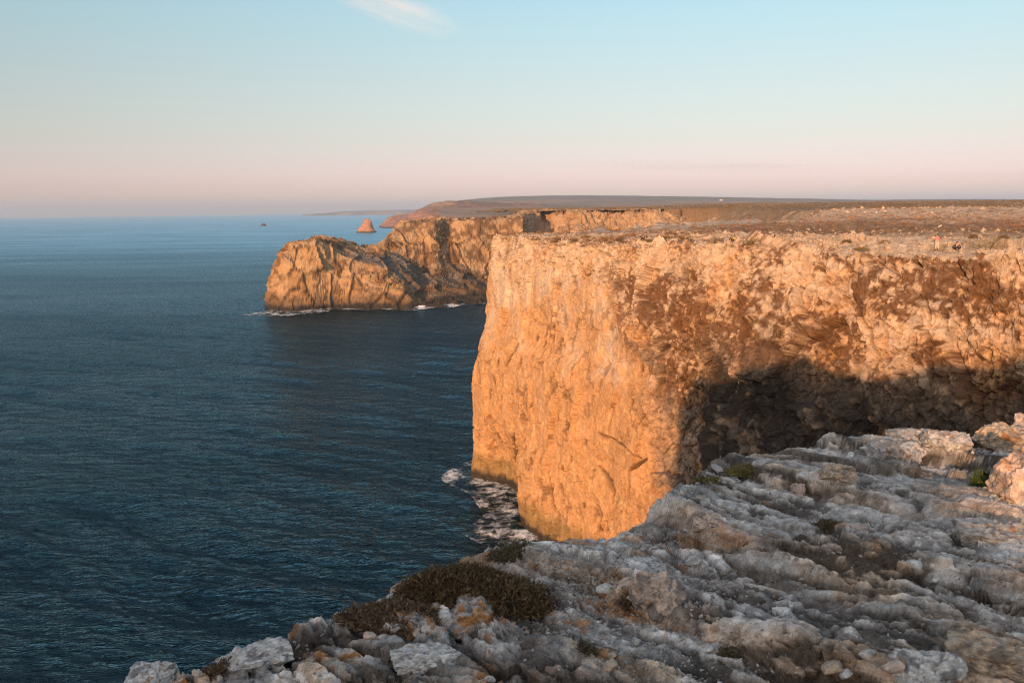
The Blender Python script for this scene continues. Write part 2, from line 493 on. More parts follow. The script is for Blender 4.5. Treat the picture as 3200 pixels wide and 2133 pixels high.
def build_near_cliff():
    s_of_corner = BRS[np.argmin(np.hypot(BRP[:, 0] + 3.6, BRP[:, 1] - 204))]
    # columns: evenly spaced as seen between the corner and the right of the frame, coarse beyond
    azp = np.arctan2(BRP[:, 0], BRP[:, 1])
    i0 = np.argmin(np.abs(BRS - s_of_corner))
    a_in = np.linspace(azp[i0] + .001, R(34.5), 800)
    s_in = np.interp(a_in, azp[i0:], BRS[i0:])
    s_a = np.concatenate([np.linspace(0, s_of_corner - 14, 40), np.linspace(s_of_corner - 13.5, s_in[0], 70)[:-1]])
    s_b = np.linspace(s_in[-1], BRS[-1], 40)[1:]
    S = np.concatenate([s_a, s_in, s_b])
    bx, by = np.interp(S, BRS, BRP[:, 0]), np.interp(S, BRS, BRP[:, 1])
    tx, ty = np.gradient(BRP[:, 0]), np.gradient(BRP[:, 1])
    k = np.ones(41) / 41
    tx, ty = np.convolve(np.pad(tx, 20, 'edge'), k, 'valid'), np.convolve(np.pad(ty, 20, 'edge'), k, 'valid')
    nx, ny = np.interp(S, BRS, ty), np.interp(S, BRS, -tx)
    nl = np.hypot(nx, ny); nx /= nl; ny /= nl                  # outward
    zt = plateau_z(bx, by) - 0.9
    zt = np.where(by > 180, plateau_z(bx, by) - 0.3, zt)
    # rows: below sea to brink, then inland
    nz, npl = 330, 56
    zf = np.linspace(0, 1, nz) ** 1.0
    inl = np.concatenate([np.linspace(0.12, 7, 40), np.linspace(7.4, 26, npl - 40)])
    A = np.arctan2(bx, by)[:, None]
    Z = np.empty((len(S), nz + npl)); O = np.empty_like(Z)
    Z[:, :nz] = -2.5 + (zt[:, None] + 2.5) * zf[None, :]
    # profile of the face: how far it stands out below the brink
    zz = Z[:, :nz]
    t_left = 1 - sst(R(6), R(12), A)
    prof_l = np.interp(zz, [-3, 0, 10, 26, 33, 36, 40, 48, 53, 56], [6.4, 6.0, 5.6, 5.2, 4.3, 2.6, 1.8, 1.2, .5, 0])
    prof_r = np.interp(zz, [-3, 0, 20, 36, 44, 50, 54, 57.5], [9, 8.5, 7, 5.4, 4.6, 3.2, 1.8, 0])
    O[:, :nz] = prof_l * t_left + prof_r * (1 - t_left)
    O[:, nz:] = -inl[None, :]
    ramp_in = 1 - np.exp(-inl / 3.0)
    bxx, byy = bx[:, None] - nx[:, None] * inl, by[:, None] - ny[:, None] * inl
    Z[:, nz:] = zt[:, None] + (plateau_z(bxx, byy) - zt[:, None]) * ramp_in - np.where(inl > 18, (inl - 18) * .25, 0)
    sm = S[:, None] - s_of_corner
    zA = Z
    y_ = by[:, None] * np.ones_like(Z)
    # recess at the foot between the corner and the next buttress
    O -= 4.6 * sst(1, 9, sm) * (1 - sst(30, 34, sm)) * (1 - sst(6, 18, zA)) * (O > 0)
    O += 2.4 * sst(31, 34, sm) * (1 - sst(40, 56, sm)) * (1 - sst(8, 24, zA)) * (O > 0)
    # gully beside the bluff and the dark mass that stands out to its right
    O -= 5.0 * np.exp(-((y_ - 128) / 7.0) ** 2) * (1 - sst(38, 47, zA)) * (O > 0)
    O += 2.6 * np.exp(-((y_ - 114) / 6.5) ** 2) * (1 - sst(44, 55, zA)) * sst(20, 32, zA) * (O > 0)
    O -= 3.6 * np.exp(-((y_ - 88) / 9) ** 2) * (1 - sst(32, 44, zA)) * (O > 0)
    P = np.stack([bx[:, None] + nx[:, None] * O, by[:, None] + ny[:, None] * O, Z], 2)
    N = grid_normals(P)
    if (N[:, :nz, 0] * nx[:, None] + N[:, :nz, 1] * ny[:, None]).mean() < 0:
        N = -N
    sh = P.shape[:2]
    p = P.reshape(-1, 3)
    r = lambda v: v.reshape(sh)
    onface = (np.arange(nz + npl) < nz)[None, :] * np.ones(sh)
    RT = sst(R(9.8), R(12.6), A + R(5.2) * sst(28, 52, Z) + 0.035 * r(fbm(p, 1 / 9., 3, 40)))          # 0 on the pale bluff, 1 on the broken right part
    rim = sst(-9, -1.5, Z - zt[:, None] + 1.5 * r(fbm(p, 1 / 6., 2, 41)))
    big = r(fbm(p, 1 / 22., 4, 1))
    fl = r(fbm(p, (1 / 5., 1 / 5., 1 / 26.), 4, 2, ridged=True))
    f1, f2, cid = worley(p + 1.2 * np.stack([fbm(p, .3, 2, 50), fbm(p, .3, 2, 51), fbm(p, .3, 2, 52)], 1), (1 / 3.6, 1 / 3.6, 1 / 4.2), 3)
    crack = r(sst(0.0, 0.16, f2 - f1)); cell = r(cid)
    g1, g2, gid = worley(p + .5 * np.stack([fbm(p, .8, 2, 60), fbm(p, .8, 2, 61), fbm(p, .8, 2, 62)], 1), (1 / 1.25, 1 / 1.25, 1 / 1.1), 4)
    crk2 = r(sst(0.0, 0.22, g2 - g1)); cell2 = r(gid)
    med = r(fbm(p, 1 / 3.2, 4, 5))
    fine = r(fbm(p, 1 / 0.9, 3, 6, ridged=True))
    blockz = r(sst(-.1, .25, fbm(p, 1 / 11., 2, 8)))
    vis = r(sst(-.15, .25, fbm(p, 1 / 7., 3, 9)))
    A1, j1, _i1 = facets(p, (1 / 7., 1 / 7., 1 / 10.), 500, .7, .35)
    A2, j2, _i2 = facets(p, (1 / 2.4, 1 / 2.4, 1 / 2.8), 510, .45, .45)
    A3, j3, _i3 = facets(p, (1 / .8, 1 / .8, 1 / .9), 520, .6, .5)
    A1, A2, A3, j1, j2, j3 = map(r, (A1, A2, A3, j1, j2, j3))
    rough = np.maximum(RT, rim * .8)
    D = 1.3 * big + .35 * med * (.4 + RT)
    D += A1 * (1.15 + 1.5 * RT) + A2 * (.28 + .42 * rough) + A3 * (.08 + .44 * rough)
    D -= RT * vis * (1 - sst(0, .07, j1)) * 1.0 + (.12 + .5 * rough * vis) * (1 - sst(0, .09, j2)) + .10 * rough * (1 - sst(0, .12, j3))
    D += (1 - RT) * (.06 * (fl - .3) + .10 * r(fbm(p, (1 / 1.1, 1 / 1.1, 1 / 1.6), 5, 11, gain=.7))) * onface
    D += (.06 + .36 * rough) * r(fbm(p, 1 / 1.6, 6, 10, gain=.62, ridged=True))
    crk2 = sst(0, .2, j3); crack = sst(0, .1, j1)
    edge = np.clip(np.arange(nz + npl)[::-1] / 12., 0, 1)[None, :]
    D *= np.where(onface > 0, 1, 0.45 * edge + .05)
    # pocks: small pits drawn out downwards
    w1_, w2_, wid = worley(p, (1 / 2.1, 1 / 2.1, 1 / 3.4), 540)
    pock = r(sst(.30, .12, w1_ + .12 * fbm(p, 2.0, 2, 541)) * (wid > .55)) * sst(-.2, .25, r(fbm(p, 1 / 9., 3, 542))) * onface
    D -= .40 * pock
    crackmask = np.zeros(sh)
    # hair cracks over the planar face
    hc = r(fbm(p + 1.5 * np.stack([fbm(p, .4, 2, 546), fbm(p, .4, 2, 547), fbm(p, .4, 2, 548)], 1), (1 / 6., 1 / 6., 1 / 8.), 4, 549, gain=.55, ridged=True))
    hair = sst(.62, .80, hc) * sst(-.25, .15, r(fbm(p, 1 / 12., 2, 550))) * onface
    D -= .35 * hair * (1 - .5 * RT)
    # the long cracks and scars seen in the photograph: (px, row) polylines, half width in pixels, depth in metres
    qx, qy, qd = project(P.reshape(-1, 3))
    wob = 2.2 * fbm(p, 1 / 2.5, 4, 545, gain=.6)
    for pts, hw, dep_ in CRACKS:
        best = np.full(len(p), 1e9)
        for (x0, y0), (x1, y1) in zip(pts[:-1], pts[1:]):
            L2 = (x1 - x0) ** 2 + (y1 - y0) ** 2
            t_ = np.clip(((qx - x0) * (x1 - x0) + (qy - y0) * (y1 - y0)) / L2, 0, 1)
            best = np.minimum(best, np.hypot(qx - x0 - t_ * (x1 - x0), (qy - y0 - t_ * (y1 - y0))))
        taper = .55 + .45 * np.sin(math.pi * np.clip(np.hypot(qx - pts[0][0], qy - pts[0][1]) / (np.hypot(pts[-1][0] - pts[0][0], pts[-1][1] - pts[0][1]) + 1e-6), 0, 1))
        cm = r(np.exp(-((best + np.abs(wob) * .45) / (hw * .72 * taper)) ** 2) * (best < 9)) * onface
        D -= dep_ * cm
        crackmask = np.maximum(crackmask, cm)
    P = P + N * D[..., None]
    # ---------------- colour of the stone
    pale = np.array([0.54, 0.395, 0.280]); orange = np.array([0.50, 0.270, 0.122]); tan = np.array([0.49, 0.305, 0.155])
    brown = np.array([0.128, 0.060, 0.026]); grey = np.array([0.33, 0.27, 0.22])
    n_a = r(fbm(p, 1 / 8., 4, 70)); n_b = r(fbm(p, 1 / 2.2, 4, 71)); n_v = r(fbm(p, (1 / 3., 1 / 3., 1 / 20.), 4, 72))
    h = (Z / 56)
    t_or = sst(-.5, .35, (0.74 - h) * 1.6 + 0.35 * n_v + .9 * n_a + .5 * n_b)
    C = mixc(pale, orange, np.clip(t_or, 0, 1))
    C = mixc(C, tan, .5 * sst(.0, .4, n_b))
    # brown patina: patches on the right part, a few scars on the bluff
    diag = (Z - 47 + 0.16 * (110 - y_))
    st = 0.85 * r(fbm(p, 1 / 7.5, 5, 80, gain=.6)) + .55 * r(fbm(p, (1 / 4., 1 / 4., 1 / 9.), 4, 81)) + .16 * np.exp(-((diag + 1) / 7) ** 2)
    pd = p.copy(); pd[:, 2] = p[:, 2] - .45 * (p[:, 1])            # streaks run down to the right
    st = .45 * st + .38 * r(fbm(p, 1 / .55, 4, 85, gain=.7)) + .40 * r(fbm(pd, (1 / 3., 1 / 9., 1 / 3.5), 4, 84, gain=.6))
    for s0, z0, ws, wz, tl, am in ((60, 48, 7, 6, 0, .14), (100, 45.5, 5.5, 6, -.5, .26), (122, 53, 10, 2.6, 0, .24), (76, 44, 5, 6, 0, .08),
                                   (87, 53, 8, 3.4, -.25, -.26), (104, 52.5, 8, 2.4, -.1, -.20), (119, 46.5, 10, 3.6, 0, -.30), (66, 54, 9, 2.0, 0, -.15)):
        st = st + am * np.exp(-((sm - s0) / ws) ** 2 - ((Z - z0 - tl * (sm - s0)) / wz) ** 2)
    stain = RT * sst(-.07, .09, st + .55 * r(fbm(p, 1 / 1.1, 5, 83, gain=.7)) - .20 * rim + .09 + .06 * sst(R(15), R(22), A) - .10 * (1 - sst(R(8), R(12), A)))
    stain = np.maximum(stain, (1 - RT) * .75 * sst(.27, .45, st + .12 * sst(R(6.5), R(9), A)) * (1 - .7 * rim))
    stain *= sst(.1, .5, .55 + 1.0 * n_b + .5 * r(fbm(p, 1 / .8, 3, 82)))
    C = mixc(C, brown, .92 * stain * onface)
    C = mixc(C, brown * 1.2, .55 * (1 - crk2) * np.maximum(RT, rim) * sst(-.1, .3, n_a + n_b))
    lowshade = RT * (1 - sst(38, 47, Z + 6 * n_a))  # mask of the lower right face: black lichen plus painted shade deepening the shadow
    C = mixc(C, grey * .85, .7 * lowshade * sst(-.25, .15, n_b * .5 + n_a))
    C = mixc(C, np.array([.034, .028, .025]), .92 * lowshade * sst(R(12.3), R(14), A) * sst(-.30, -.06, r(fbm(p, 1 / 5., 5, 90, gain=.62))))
    C = mixc(C, np.array([.05, .026, .012]), np.clip(.92 * crackmask + .5 * hair + .7 * pock + .35 * (1 - sst(0, .07, j2)) * sst(-.1, .3, n_a), 0, .9) * (1 - .3 * RT))
    # wet, weedy band at the waterline
    C = mixc(C, np.array([.22, .14, .055]), .8 * (1 - sst(4, 7.5, Z + 2 * n_a)))
    C = mixc(C, np.array([.045, .035, .027]), 1 - sst(1.2, 2.8, Z + 1.5 * n_b))
    # plateau edge: greyer cream
    C = np.where(onface[..., None] > 0, C, mixc(mixc((.46, .36, .27), (.30, .25, .21), sst(-.2, .35, n_b)), (.16, .10, .05), sst(.18, .4, n_a) * .8))
    C = C * (1 + .30 * r(fbm(p, 1 / .6, 3, 95)) + .25 * n_b)[..., None].clip(.5, 1.5)
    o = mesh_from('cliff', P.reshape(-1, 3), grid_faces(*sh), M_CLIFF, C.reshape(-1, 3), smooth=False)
    tag(o, kind='structure')
    return P
CLIFF_P = build_near_cliff()

# ================================================================== PLATEAU BEHIND THE BRINK
BAYX = np.array([(100, 30), (195, -3), (228, 8), (262, 30), (300, 62), (400, 108), (520, 132), (650, 150), (760, 162), (812, 168), (813, -4), (1250, 10), (3000, 60)], float)

def ground_z(x, y, rough=True):
    p = np.stack([x.ravel(), y.ravel(), 0 * x.ravel()], 1)
    z = plateau_z(x, y)
    d = np.hypot(x, y)
    din = x - np.interp(y, BAYX[:, 0], BAYX[:, 1])
    bay = (y > 240) & (y < 812)
    # the land falls to the bay on its left
    fall = np.clip(38 - din + 12 * fbm(p, 1 / 40., 3, 33).reshape(x.shape), 0, 90) * sst(240, 300, y)
    z = z - np.where(bay, fall * .62, 0)
    if rough:
        z = z + (0.5 * fbm(p, 1 / 30., 3, 30) + .9 * fbm(p, 1 / 140., 3, 31)).reshape(x.shape) * np.clip(d / 250, .2, 1.3)
        f1, f2, cid = worley(p, 1 / 1.7, 35)
        z = z + ((cid - .35) * .75 * np.clip(f2 - f1, 0, .4) * 2.5 + .16 * fbm(p, .9, 3, 36) + .5 * fbm(p, (1 / 12., 1 / 7., 1), 3, 37)).reshape(x.shape) * np.clip(d / 140, .6, 1.6)
    return z

def build_plateau():
    az = np.concatenate([np.linspace(R(-6), R(34), 540), np.linspace(R(34.6), R(62), 24)])
    rr = 45 * (2600 / 45) ** np.linspace(0, 1, 270)
    A, RR = np.meshgrid(az, rr, indexing='ij')
    x, y = RR * np.sin(A), RR * np.cos(A)
    z = ground_z(x, y)
    bd = np.where(y < 236, brink_dist(x, y), np.where(y < 300, (x - np.interp(y, [236, 258, 285, 305], [14, 30, 52, 70])) * .7 + 9, 99))
    din = x - np.interp(y, BAYX[:, 0], BAYX[:, 1])
    keep = (bd > 9) & (din > np.where(y > 240, -30, 0)) & (y > -5)
    z = z - 1.2 * (1 - sst(9, 13, bd))
    p = np.stack([x.ravel(), y.ravel(), 0 * x.ravel()], 1)
    r = lambda v: v.reshape(x.shape)
    cream = np.array([.68, .455, .285]); grey = np.array([.56, .365, .22]); scrub = np.array([.21, .12, .055]); rust = np.array([.36, .175, .085]); green = np.array([.21, .135, .06])
    n1 = r(fbm(p, (1 / 30., 1 / 20., 1), 4, 100)); n2 = r(fbm(p, (1 / 5., 1 / 4., 1), 4, 101)); n3 = r(fbm(p, 1 / 1.4, 3, 102))
    C = mixc(cream, grey, sst(-.1, .35, n2 + .6 * n3))
    lg = np.log(RR)
    band1 = sst(np.log(130), np.log(165), lg + .25 * n1) * (1 - sst(np.log(250), np.log(330), lg + .35 * n1)) * sst(R(8), R(14), A + .04 * n1)
    C = mixc(C, mixc(rust, scrub, sst(-.2, .3, n2)), np.clip(band1 * sst(-.55, -.1, n2 + .5 * n3), 0, 1) * .92)
    band2 = sst(np.log(430), np.log(560), lg + .3 * n1)
    C = mixc(C, mixc(green, scrub, sst(-.25, .25, n1)), band2 * sst(-.45, -.15, n2 * .6 + n1) * .95)
    spots = sst(.10, .28, n2) * .85 * (1 - band1)
    C = mixc(C, mixc(scrub, rust, sst(-.2, .3, n1)), spots * sst(np.log(90), np.log(120), lg))
    inbay = ((y > 250) & (y < 812)) * (1 - sst(10, 60, din))
    C = mixc(C, (.44, .29, .17), .75 * inbay * sst(-.3, .2, n2))
    o = mesh_from('plateau', np.stack([x, y, z], 2).reshape(-1, 3), grid_faces(*x.shape, keep=keep), M_PLAT, C.reshape(-1, 3))
    tag(o, kind='structure')
    return np.stack([x, y, z], 2)[keep]
PLAT_P = build_plateau()

# ================================================================== SHEETS LOFTED THROUGH PROFILES (far headlands)
def loft(stations, nu, nv, smooth_u=True):
    """stations: [(px, [(row, dist) ...])], every profile the same length -> grid of world points"""
    px = np.array([s[0] for s in stations], float)
    prof = np.array([s[1] for s in stations], float)          # (n, k, 2)
    pts = at_dist(px[:, None] * np.ones(prof.shape[1]), prof[..., 0], prof[..., 1])
    # even in v by mean length
    seg = np.linalg.norm(np.diff(pts, axis=1), axis=2).mean(0)
    v0 = np.r_[0, np.cumsum(np.maximum(seg, seg.sum() * .02))]; v0 /= v0[-1]
    vv = np.linspace(0, 1, nv)
    P = np.stack([np.stack([np.interp(vv, v0, pts[i, :, k]) for k in range(3)], 1) for i in range(len(px))], 0)
    uu = np.linspace(px[0], px[-1], nu)
    P = np.stack([np.stack([np.interp(uu, px, P[:, j, k]) for k in range(3)], 1) for j in range(nv)], 1)
    if smooth_u:
        k = 5
        for _ in range(2):
            Q = np.pad(P, ((k, k), (0, 0), (0, 0)), 'edge')
            P = sum(Q[i:i + nu] for i in range(2 * k + 1)) / (2 * k + 1)
    loft.v0 = v0
    return P, uu, vv

def out_normals(P):
    N = grid_normals(P)
    c = (EYE - P)
    if (N * c).sum(2).mean() < 0:
        N = -N
    return N

def sea_d(px, row):
    q = at_z(px, row, 0.0)
    return float(np.hypot(q[0], q[1]))

def build_headland():
    # px: base row, (top of lit face row), (foot of upper block row), (skyline row)
    raw = [(267, 309.8, 307, 306, 304), (270, 310, 299, 296, 293), (274, 310.3, 279, 277, 275), (280, 310.7, 264, 262, 260), (287, 311, 249, 247.5, 246), (300, 310.6, 245, 244, 242.6), (317, 309.8, 241, 240, 238.6), (330, 308.6, 248, 242, 239.6),
           (342, 308, 256, 246, 241.2), (363, 308, 264, 252, 247.2), (376, 308, 268, 254, 246.8), (389, 308, 273, 253, 239), (397, 308, 276, 252, 230), (402, 308, 279, 254, 222.6),
           (413, 308, 290, 264, 222), (420, 307, 300, 268, 221.6), (437, 307, 303, 272, 221), (441, 306.6, 302.5, 267, 220.9), (447, 306, 302, 262, 220.7), (458, 305, 300, 268, 220.4), (466, 304, 299, 274, 220.2),
           (478, 303, 297, 279, 220), (490, 301.5, 297, 284, 219.4), (505, 300, 296, 284, 219), (524, 300, 296, 284, 218)]
    st = []
    for px, b, r1, r2, r3 in raw:
        db = sea_d(px, b)
        upper = float(np.interp(px, [380, 402], [0, 1]))
        d1 = db + np.interp(px, [266, 286, 342, 413, 440, 524], [3, 9, 14, 18, 12, 12])
        d2 = d1 + np.interp(px, [266, 317, 342, 376, 402, 437, 447, 466, 524], [6, 8, 22, 40, 58, 58, 78, 66, 50])
        d3 = d2 + 6 + 14 * upper
        st.append((px, [(b + 3, db - 1), (b, db), (r1 + .45 * (b - r1), db + 3), (r1, d1), (.5 * (r1 + r2), .5 * (d1 + d2)), (r2, d2), (.5 * (r2 + r3), d2 + .45 * (d3 - d2)), (r3, d3),
                        (r3 + .8, d3 + 22), (r3 + 2.4, d3 + 90 + 40 * upper), (r3 + 60, d3 + 130 + 60 * upper)]))
    P, uu, vv = loft(st, 430, 260); v0 = loft.v0
    N = out_normals(P)
    sh = P.shape[:2]
    p = P.reshape(-1, 3)
    r = lambda v: v.reshape(sh)
    U = uu[:, None] * np.ones(sh)
    z = P[..., 2]
    steep = 1 - sst(.25, .7, N[..., 2])
    flat = 1 - steep
    big = r(fbm(p, 1 / 26., 3, 201)); med = r(fbm(p, 1 / 9., 4, 202))
    f1, f2, cid = worley(p + 4 * np.stack([fbm(p, .07, 2, 203), fbm(p, .07, 2, 204), fbm(p, .07, 2, 205)], 1), (1 / 15., 1 / 15., 1 / 26.), 206)
    crack = r(sst(0, .2, f2 - f1)); cell = r(cid)
    g1, g2, gid = worley(p, (1 / 5., 1 / 5., 1 / 6.), 207)
    crk2 = r(sst(0, .25, g2 - g1)); cell2 = r(gid)
    bed = (z + .30 * p[:, 0].reshape(sh) + 3 * big)                    # bedding dips to the right
    lay = r(perlin(np.stack([bed.ravel() * .55, p[:, 0] * .02, p[:, 1] * .02], 1), 210)) + .6 * r(perlin(np.stack([bed.ravel() * 1.4, p[:, 0] * .04, p[:, 1] * .04], 1), 211))
    A1, j1, _i = facets(p, (1 / 17., 1 / 17., 1 / 19.), 600, .8, .25)
    A2, j2, _i = facets(p, (1 / 6.5, 1 / 6.5, 1 / 8.), 610, .7, .3)
    A3, j3, _i = facets(p, (1 / 2.6, 1 / 2.6, 1 / 2.6), 620, .7, .3)
    A1, A2, A3, j1, j2, j3 = map(r, (A1, A2, A3, j1, j2, j3))
    D = 1.2 * big + .6 * med * (.25 + .75 * steep) + steep * (A1 * 3.0 - 1.9 * (1 - sst(0, .10, j1))) + (.25 + .75 * steep) * (A2 * 1.25 + A3 * .6) + .7 * lay * (.4 + .6 * flat)
    crack = sst(0, .12, j1)
    D += .35 * r(fbm(p, 1 / 2.5, 4, 212, gain=.6, ridged=True))
    D *= np.clip(np.minimum(1, (np.arange(sh[1])[::-1] / 30.)), .2, 1)[None, :]
    D *= (1 - .75 * np.exp(-((vv - v0[7]) / .03) ** 2))[None, :]
    D = np.where((z < 2), np.clip(D, -2, 2), D)
    P2 = P + N * D[..., None]
    tan = np.array([.41, .265, .145]); orange = np.array([.43, .25, .115]); grey = np.array([.135, .128, .12]); brown = np.array([.13, .072, .036])
    n_a = r(fbm(p, 1 / 14., 4, 220)); n_b = r(fbm(p, 1 / 5., 4, 221))
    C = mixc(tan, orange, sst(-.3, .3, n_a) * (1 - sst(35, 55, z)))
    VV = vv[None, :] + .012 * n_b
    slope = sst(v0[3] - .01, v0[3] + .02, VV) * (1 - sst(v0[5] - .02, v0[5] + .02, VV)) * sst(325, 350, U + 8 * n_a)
    C = mixc(C, grey, np.clip(np.maximum(slope * .9, sst(.5, .8, N[..., 2]) * .8), 0, 1) * sst(-.7, -.2, n_b + .3))  # grey beds, colour darkened further for the grazing shade on the slope
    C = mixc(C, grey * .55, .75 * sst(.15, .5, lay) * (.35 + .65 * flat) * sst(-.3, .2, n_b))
    C = mixc(C, brown, .8 * sst(.02, .25, n_b + .5 * n_a + .12 * sst(395, 410, U)) * steep)
    C = mixc(C, brown * .8, .7 * (1 - crack) * steep * sst(-.2, .2, n_a))
    C = mixc(C, (.16, .10, .055), .8 * (1 - sst(6, 13, z + 5 * n_a)))
    C = mixc(C, (.04, .033, .027), 1 - sst(2, 5, z + 3 * n_b))
    top = (np.arange(sh[1]) / sh[1])[None, :] * np.ones(sh)
    C = mixc(C, mixc((.16, .10, .045), (.30, .22, .14), sst(-.1, .3, n_b)), sst(.62, .66, top) * sst(395, 405, U))
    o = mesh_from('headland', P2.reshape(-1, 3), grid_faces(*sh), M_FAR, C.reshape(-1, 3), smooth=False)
    tag(o, kind='structure')
    return P2

def build_bay_wall():
    st = []
    for px, d, top, k in ((508, 700, 218, 0), (518, 735, 215, 0), (526, 765, 212.6, 0), (534, 810, 212, 0), (543, 840, 211.8, 0), (556, 815, 211.6, 0), (580, 806, 211.6, 0), (600, 822, 211.5, 0), (630, 824, 211.4, 0), (655, 815, 211.3, 10),
                          (668, 812, 213.5, 20), (684, 812, 220, 30), (705, 812, 236, 50)):
        st.append((px, [(262, d - 60 - k), (240, d - 26 - k), (230, d - 12 - k * .6), (222, d - 4 - k * .4), (top + 2, d), (top, d + 4), (top + .3, d + 40), (top + 3, d + 200)]))
    P, uu, vv = loft(st, 300, 150)
    N = out_normals(P)
    sh = P.shape[:2]; p = P.reshape(-1, 3); r = lambda v: v.reshape(sh)
    z = P[..., 2]
    f1, f2, cid = worley(p, (1 / 14., 1 / 14., 1 / 30.), 306)
    g1, g2, gid = worley(p, (1 / 5., 1 / 5., 1 / 7.), 307)
    fl = r(fbm(p, (1 / 9., 1 / 9., 1 / 40.), 4, 302, ridged=True))
    row = (np.arange(sh[1]) / sh[1])[None, :] * np.ones(sh)
    face = 1 - sst(.52, .6, row)
    D = face * (4 * r(fbm(p, 1 / 30., 3, 301)) + 3 * (fl - .3) + r(sst(0, .2, f2 - f1) - 1) * 2.5 + (r(cid) - .5) * 2.5) + r(sst(0, .25, g2 - g1) - 1) * .9 + .6 * r(fbm(p, 1 / 3., 3, 303))
    D = np.where(face < .5, D * .5, D)
    n_a = r(fbm(p, 1 / 14., 4, 320)); n_b = r(fbm(p, 1 / 4., 4, 321))
    C = mixc((.42, .28, .165), (.36, .22, .12), sst(-.3, .3, n_a))
    C = mixc(C, (.17, .10, .055), .7 * sst(.1, .35, n_b + .3 * n_a))
    C = mixc(C, (.11, .085, .04), sst(.60, .64, row) * .9)
    o = mesh_from('bay_cliff', (P + N * D[..., None]).reshape(-1, 3), grid_faces(*sh), M_FAR, C.reshape(-1, 3), smooth=False)
    tag(o, kind='structure')

def build_red_headland():
    st = []
    for px, top, base, d in ((373, 232, 233.5, 3150), (375.5, 229.5, 233.2, 3160), (380, 225, 233, 3180), (387, 219.4, 232.8, 3200), (395, 216, 232.6, 3200), (401, 216.8, 232.4, 3230), (407, 215, 232.2, 3230),
                             (411, 215.2, 232, 3240), (416, 212.4, 232, 3260), (423.5, 207.8, 231.6, 3300), (432, 203.6, 231.4, 3330), (448, 202.1, 231, 3360), (470, 201.4, 230.8, 3350), (484, 202.4, 230.6, 3300),
                             (520, 204.6, 230, 3200), (560, 207, 229.6, 3050), (583, 208.6, 229, 2950), (625, 210.4, 229, 2850)):
        m1 = top + .62 * (base - top); m2 = top + .3 * (base - top)
        st.append((px, [(base + .6, d - 12), (base, d), (m1, d + 60), (m2, d + 190), (top, d + 420), (top + .6, d + 700), (top + 8, d + 1000)]))
    P, uu, vv = loft(st, 300, 150)
    N = out_normals(P)
    sh = P.shape[:2]; p = P.reshape(-1, 3); r = lambda v: v.reshape(sh)
    U = uu[:, None] * np.ones(sh)
    n_a = r(fbm(p, 1 / 120., 4, 401)); n_b = r(fbm(p, 1 / 40., 4, 402))
    rid = r(fbm(p, (1 / 90., 1 / 90., 1 / 200.), 3, 403, ridged=True))
    D = (14 * n_a + 6 * n_b + 9 * (rid - .3)) * np.clip(P[..., 2] / 30, 0.1, 1)
    red = np.array([.36, .155, .085]); brown = np.array([.15, .095, .06]); tan = np.array([.40, .24, .14])
    C = mixc(red, tan, sst(0, .35, n_b) * .5)
    z = P[..., 2]
    C = mixc(C, brown, np.clip(sst(40, 75, z + 40 * n_a + 18 * n_b) * sst(405, 425, U), 0, 1) * .9)
    C = mixc(C, (.40, .22, .12), .8 * np.exp(-((U - 440) / 12) ** 2) * sst(62, 80, z) * (1 - sst(92, 100, z)))
    C = mixc(C, (.05, .045, .04), (1 - sst(2, 5, z)))
    o = mesh_from('red_headland', (P + N * D[..., None]).reshape(-1, 3), grid_faces(*sh), M_HILL, C.reshape(-1, 3))
    tag(o, kind='structure')

def build_far_hills():
    st = []
    sky_ = [(436, 204.5), (444, 202.6), (453, 201.2), (470, 199), (483, 197.6), (505, 196.4), (545, 195.2), (580, 195.2), (640, 195.7), (700, 196.4), (760, 197.4), (820, 198.6), (870, 199.6), (905, 199.3), (940, 198.8), (985, 198.8), (1030, 199.2), (1080, 199.6), (1160, 200)]
    for px, top in sky_:
        b = 210 - (px - 512) * .0105 + 1.0
        st.append((px, [(b + 6, 1900), (b + 1.5, 2300), (b - .22 * (b - top), 3300), (b - .52 * (b - top), 4600), (top + .4, 6200), (top, 6600), (top + 1.0, 7600), (top + 12, 9000)]))
    P, uu, vv = loft(st, 420, 110)
    N = out_normals(P)
    sh = P.shape[:2]; p = P.reshape(-1, 3); r = lambda v: v.reshape(sh)
    n_a = r(fbm(p, 1 / 500., 4, 501)); n_b = r(fbm(p, 1 / 90., 4, 502))
    P[..., 2] += (5 * n_b + 6 * n_a) * np.clip(vv * 3, 0, 1)[None, :] * .6
    C = mixc((.36, .21, .13), (.21, .15, .095), sst(-.25, .25, n_a + .5 * n_b))
    top = vv[None, :] * np.ones(sh)
    C = mixc(C, mixc((.20, .15, .11), (.15, .125, .095), sst(-.2, .2, n_b)), sst(.42, .55, top))
    C = mixc(C, (.30, .20, .12), sst(.25, .4, n_a) * (1 - sst(.35, .5, top)) * .7)
    o = mesh_from('far_hills', P.reshape(-1, 3), grid_faces(*sh), M_HILL, C.reshape(-1, 3))
    tag(o, kind='structure')
    return P

def build_far_coast():
    st = []
    for px, top in ((300, 214.6), (318, 213.2), (335, 211.6), (352, 210.6), (372, 210.0), (395, 209.6), (420, 209.2), (450, 209)):
        st.append((px, [(217.5, 13800), (215.4 - (px - 370) * .0105, 14000), (top + 1.2, 14150), (top, 14700), (top + .4, 15500), (top + 9, 16500)]))
    P, uu, vv = loft(st, 160, 40)
    p = P.reshape(-1, 3)
    P[..., 2] += (14 * fbm(p, 1 / 700., 4, 601)).reshape(P.shape[:2]) * np.clip(vv * 3, 0, 1)
    C = mixc((.30, .22, .16), (.13, .11, .08), sst(-.2, .2, fbm(p, 1 / 300., 3, 602)))
    o = mesh_from('far_coast', p, grid_faces(*P.shape[:2]), M_HILL, C)
    tag(o, kind='structure')

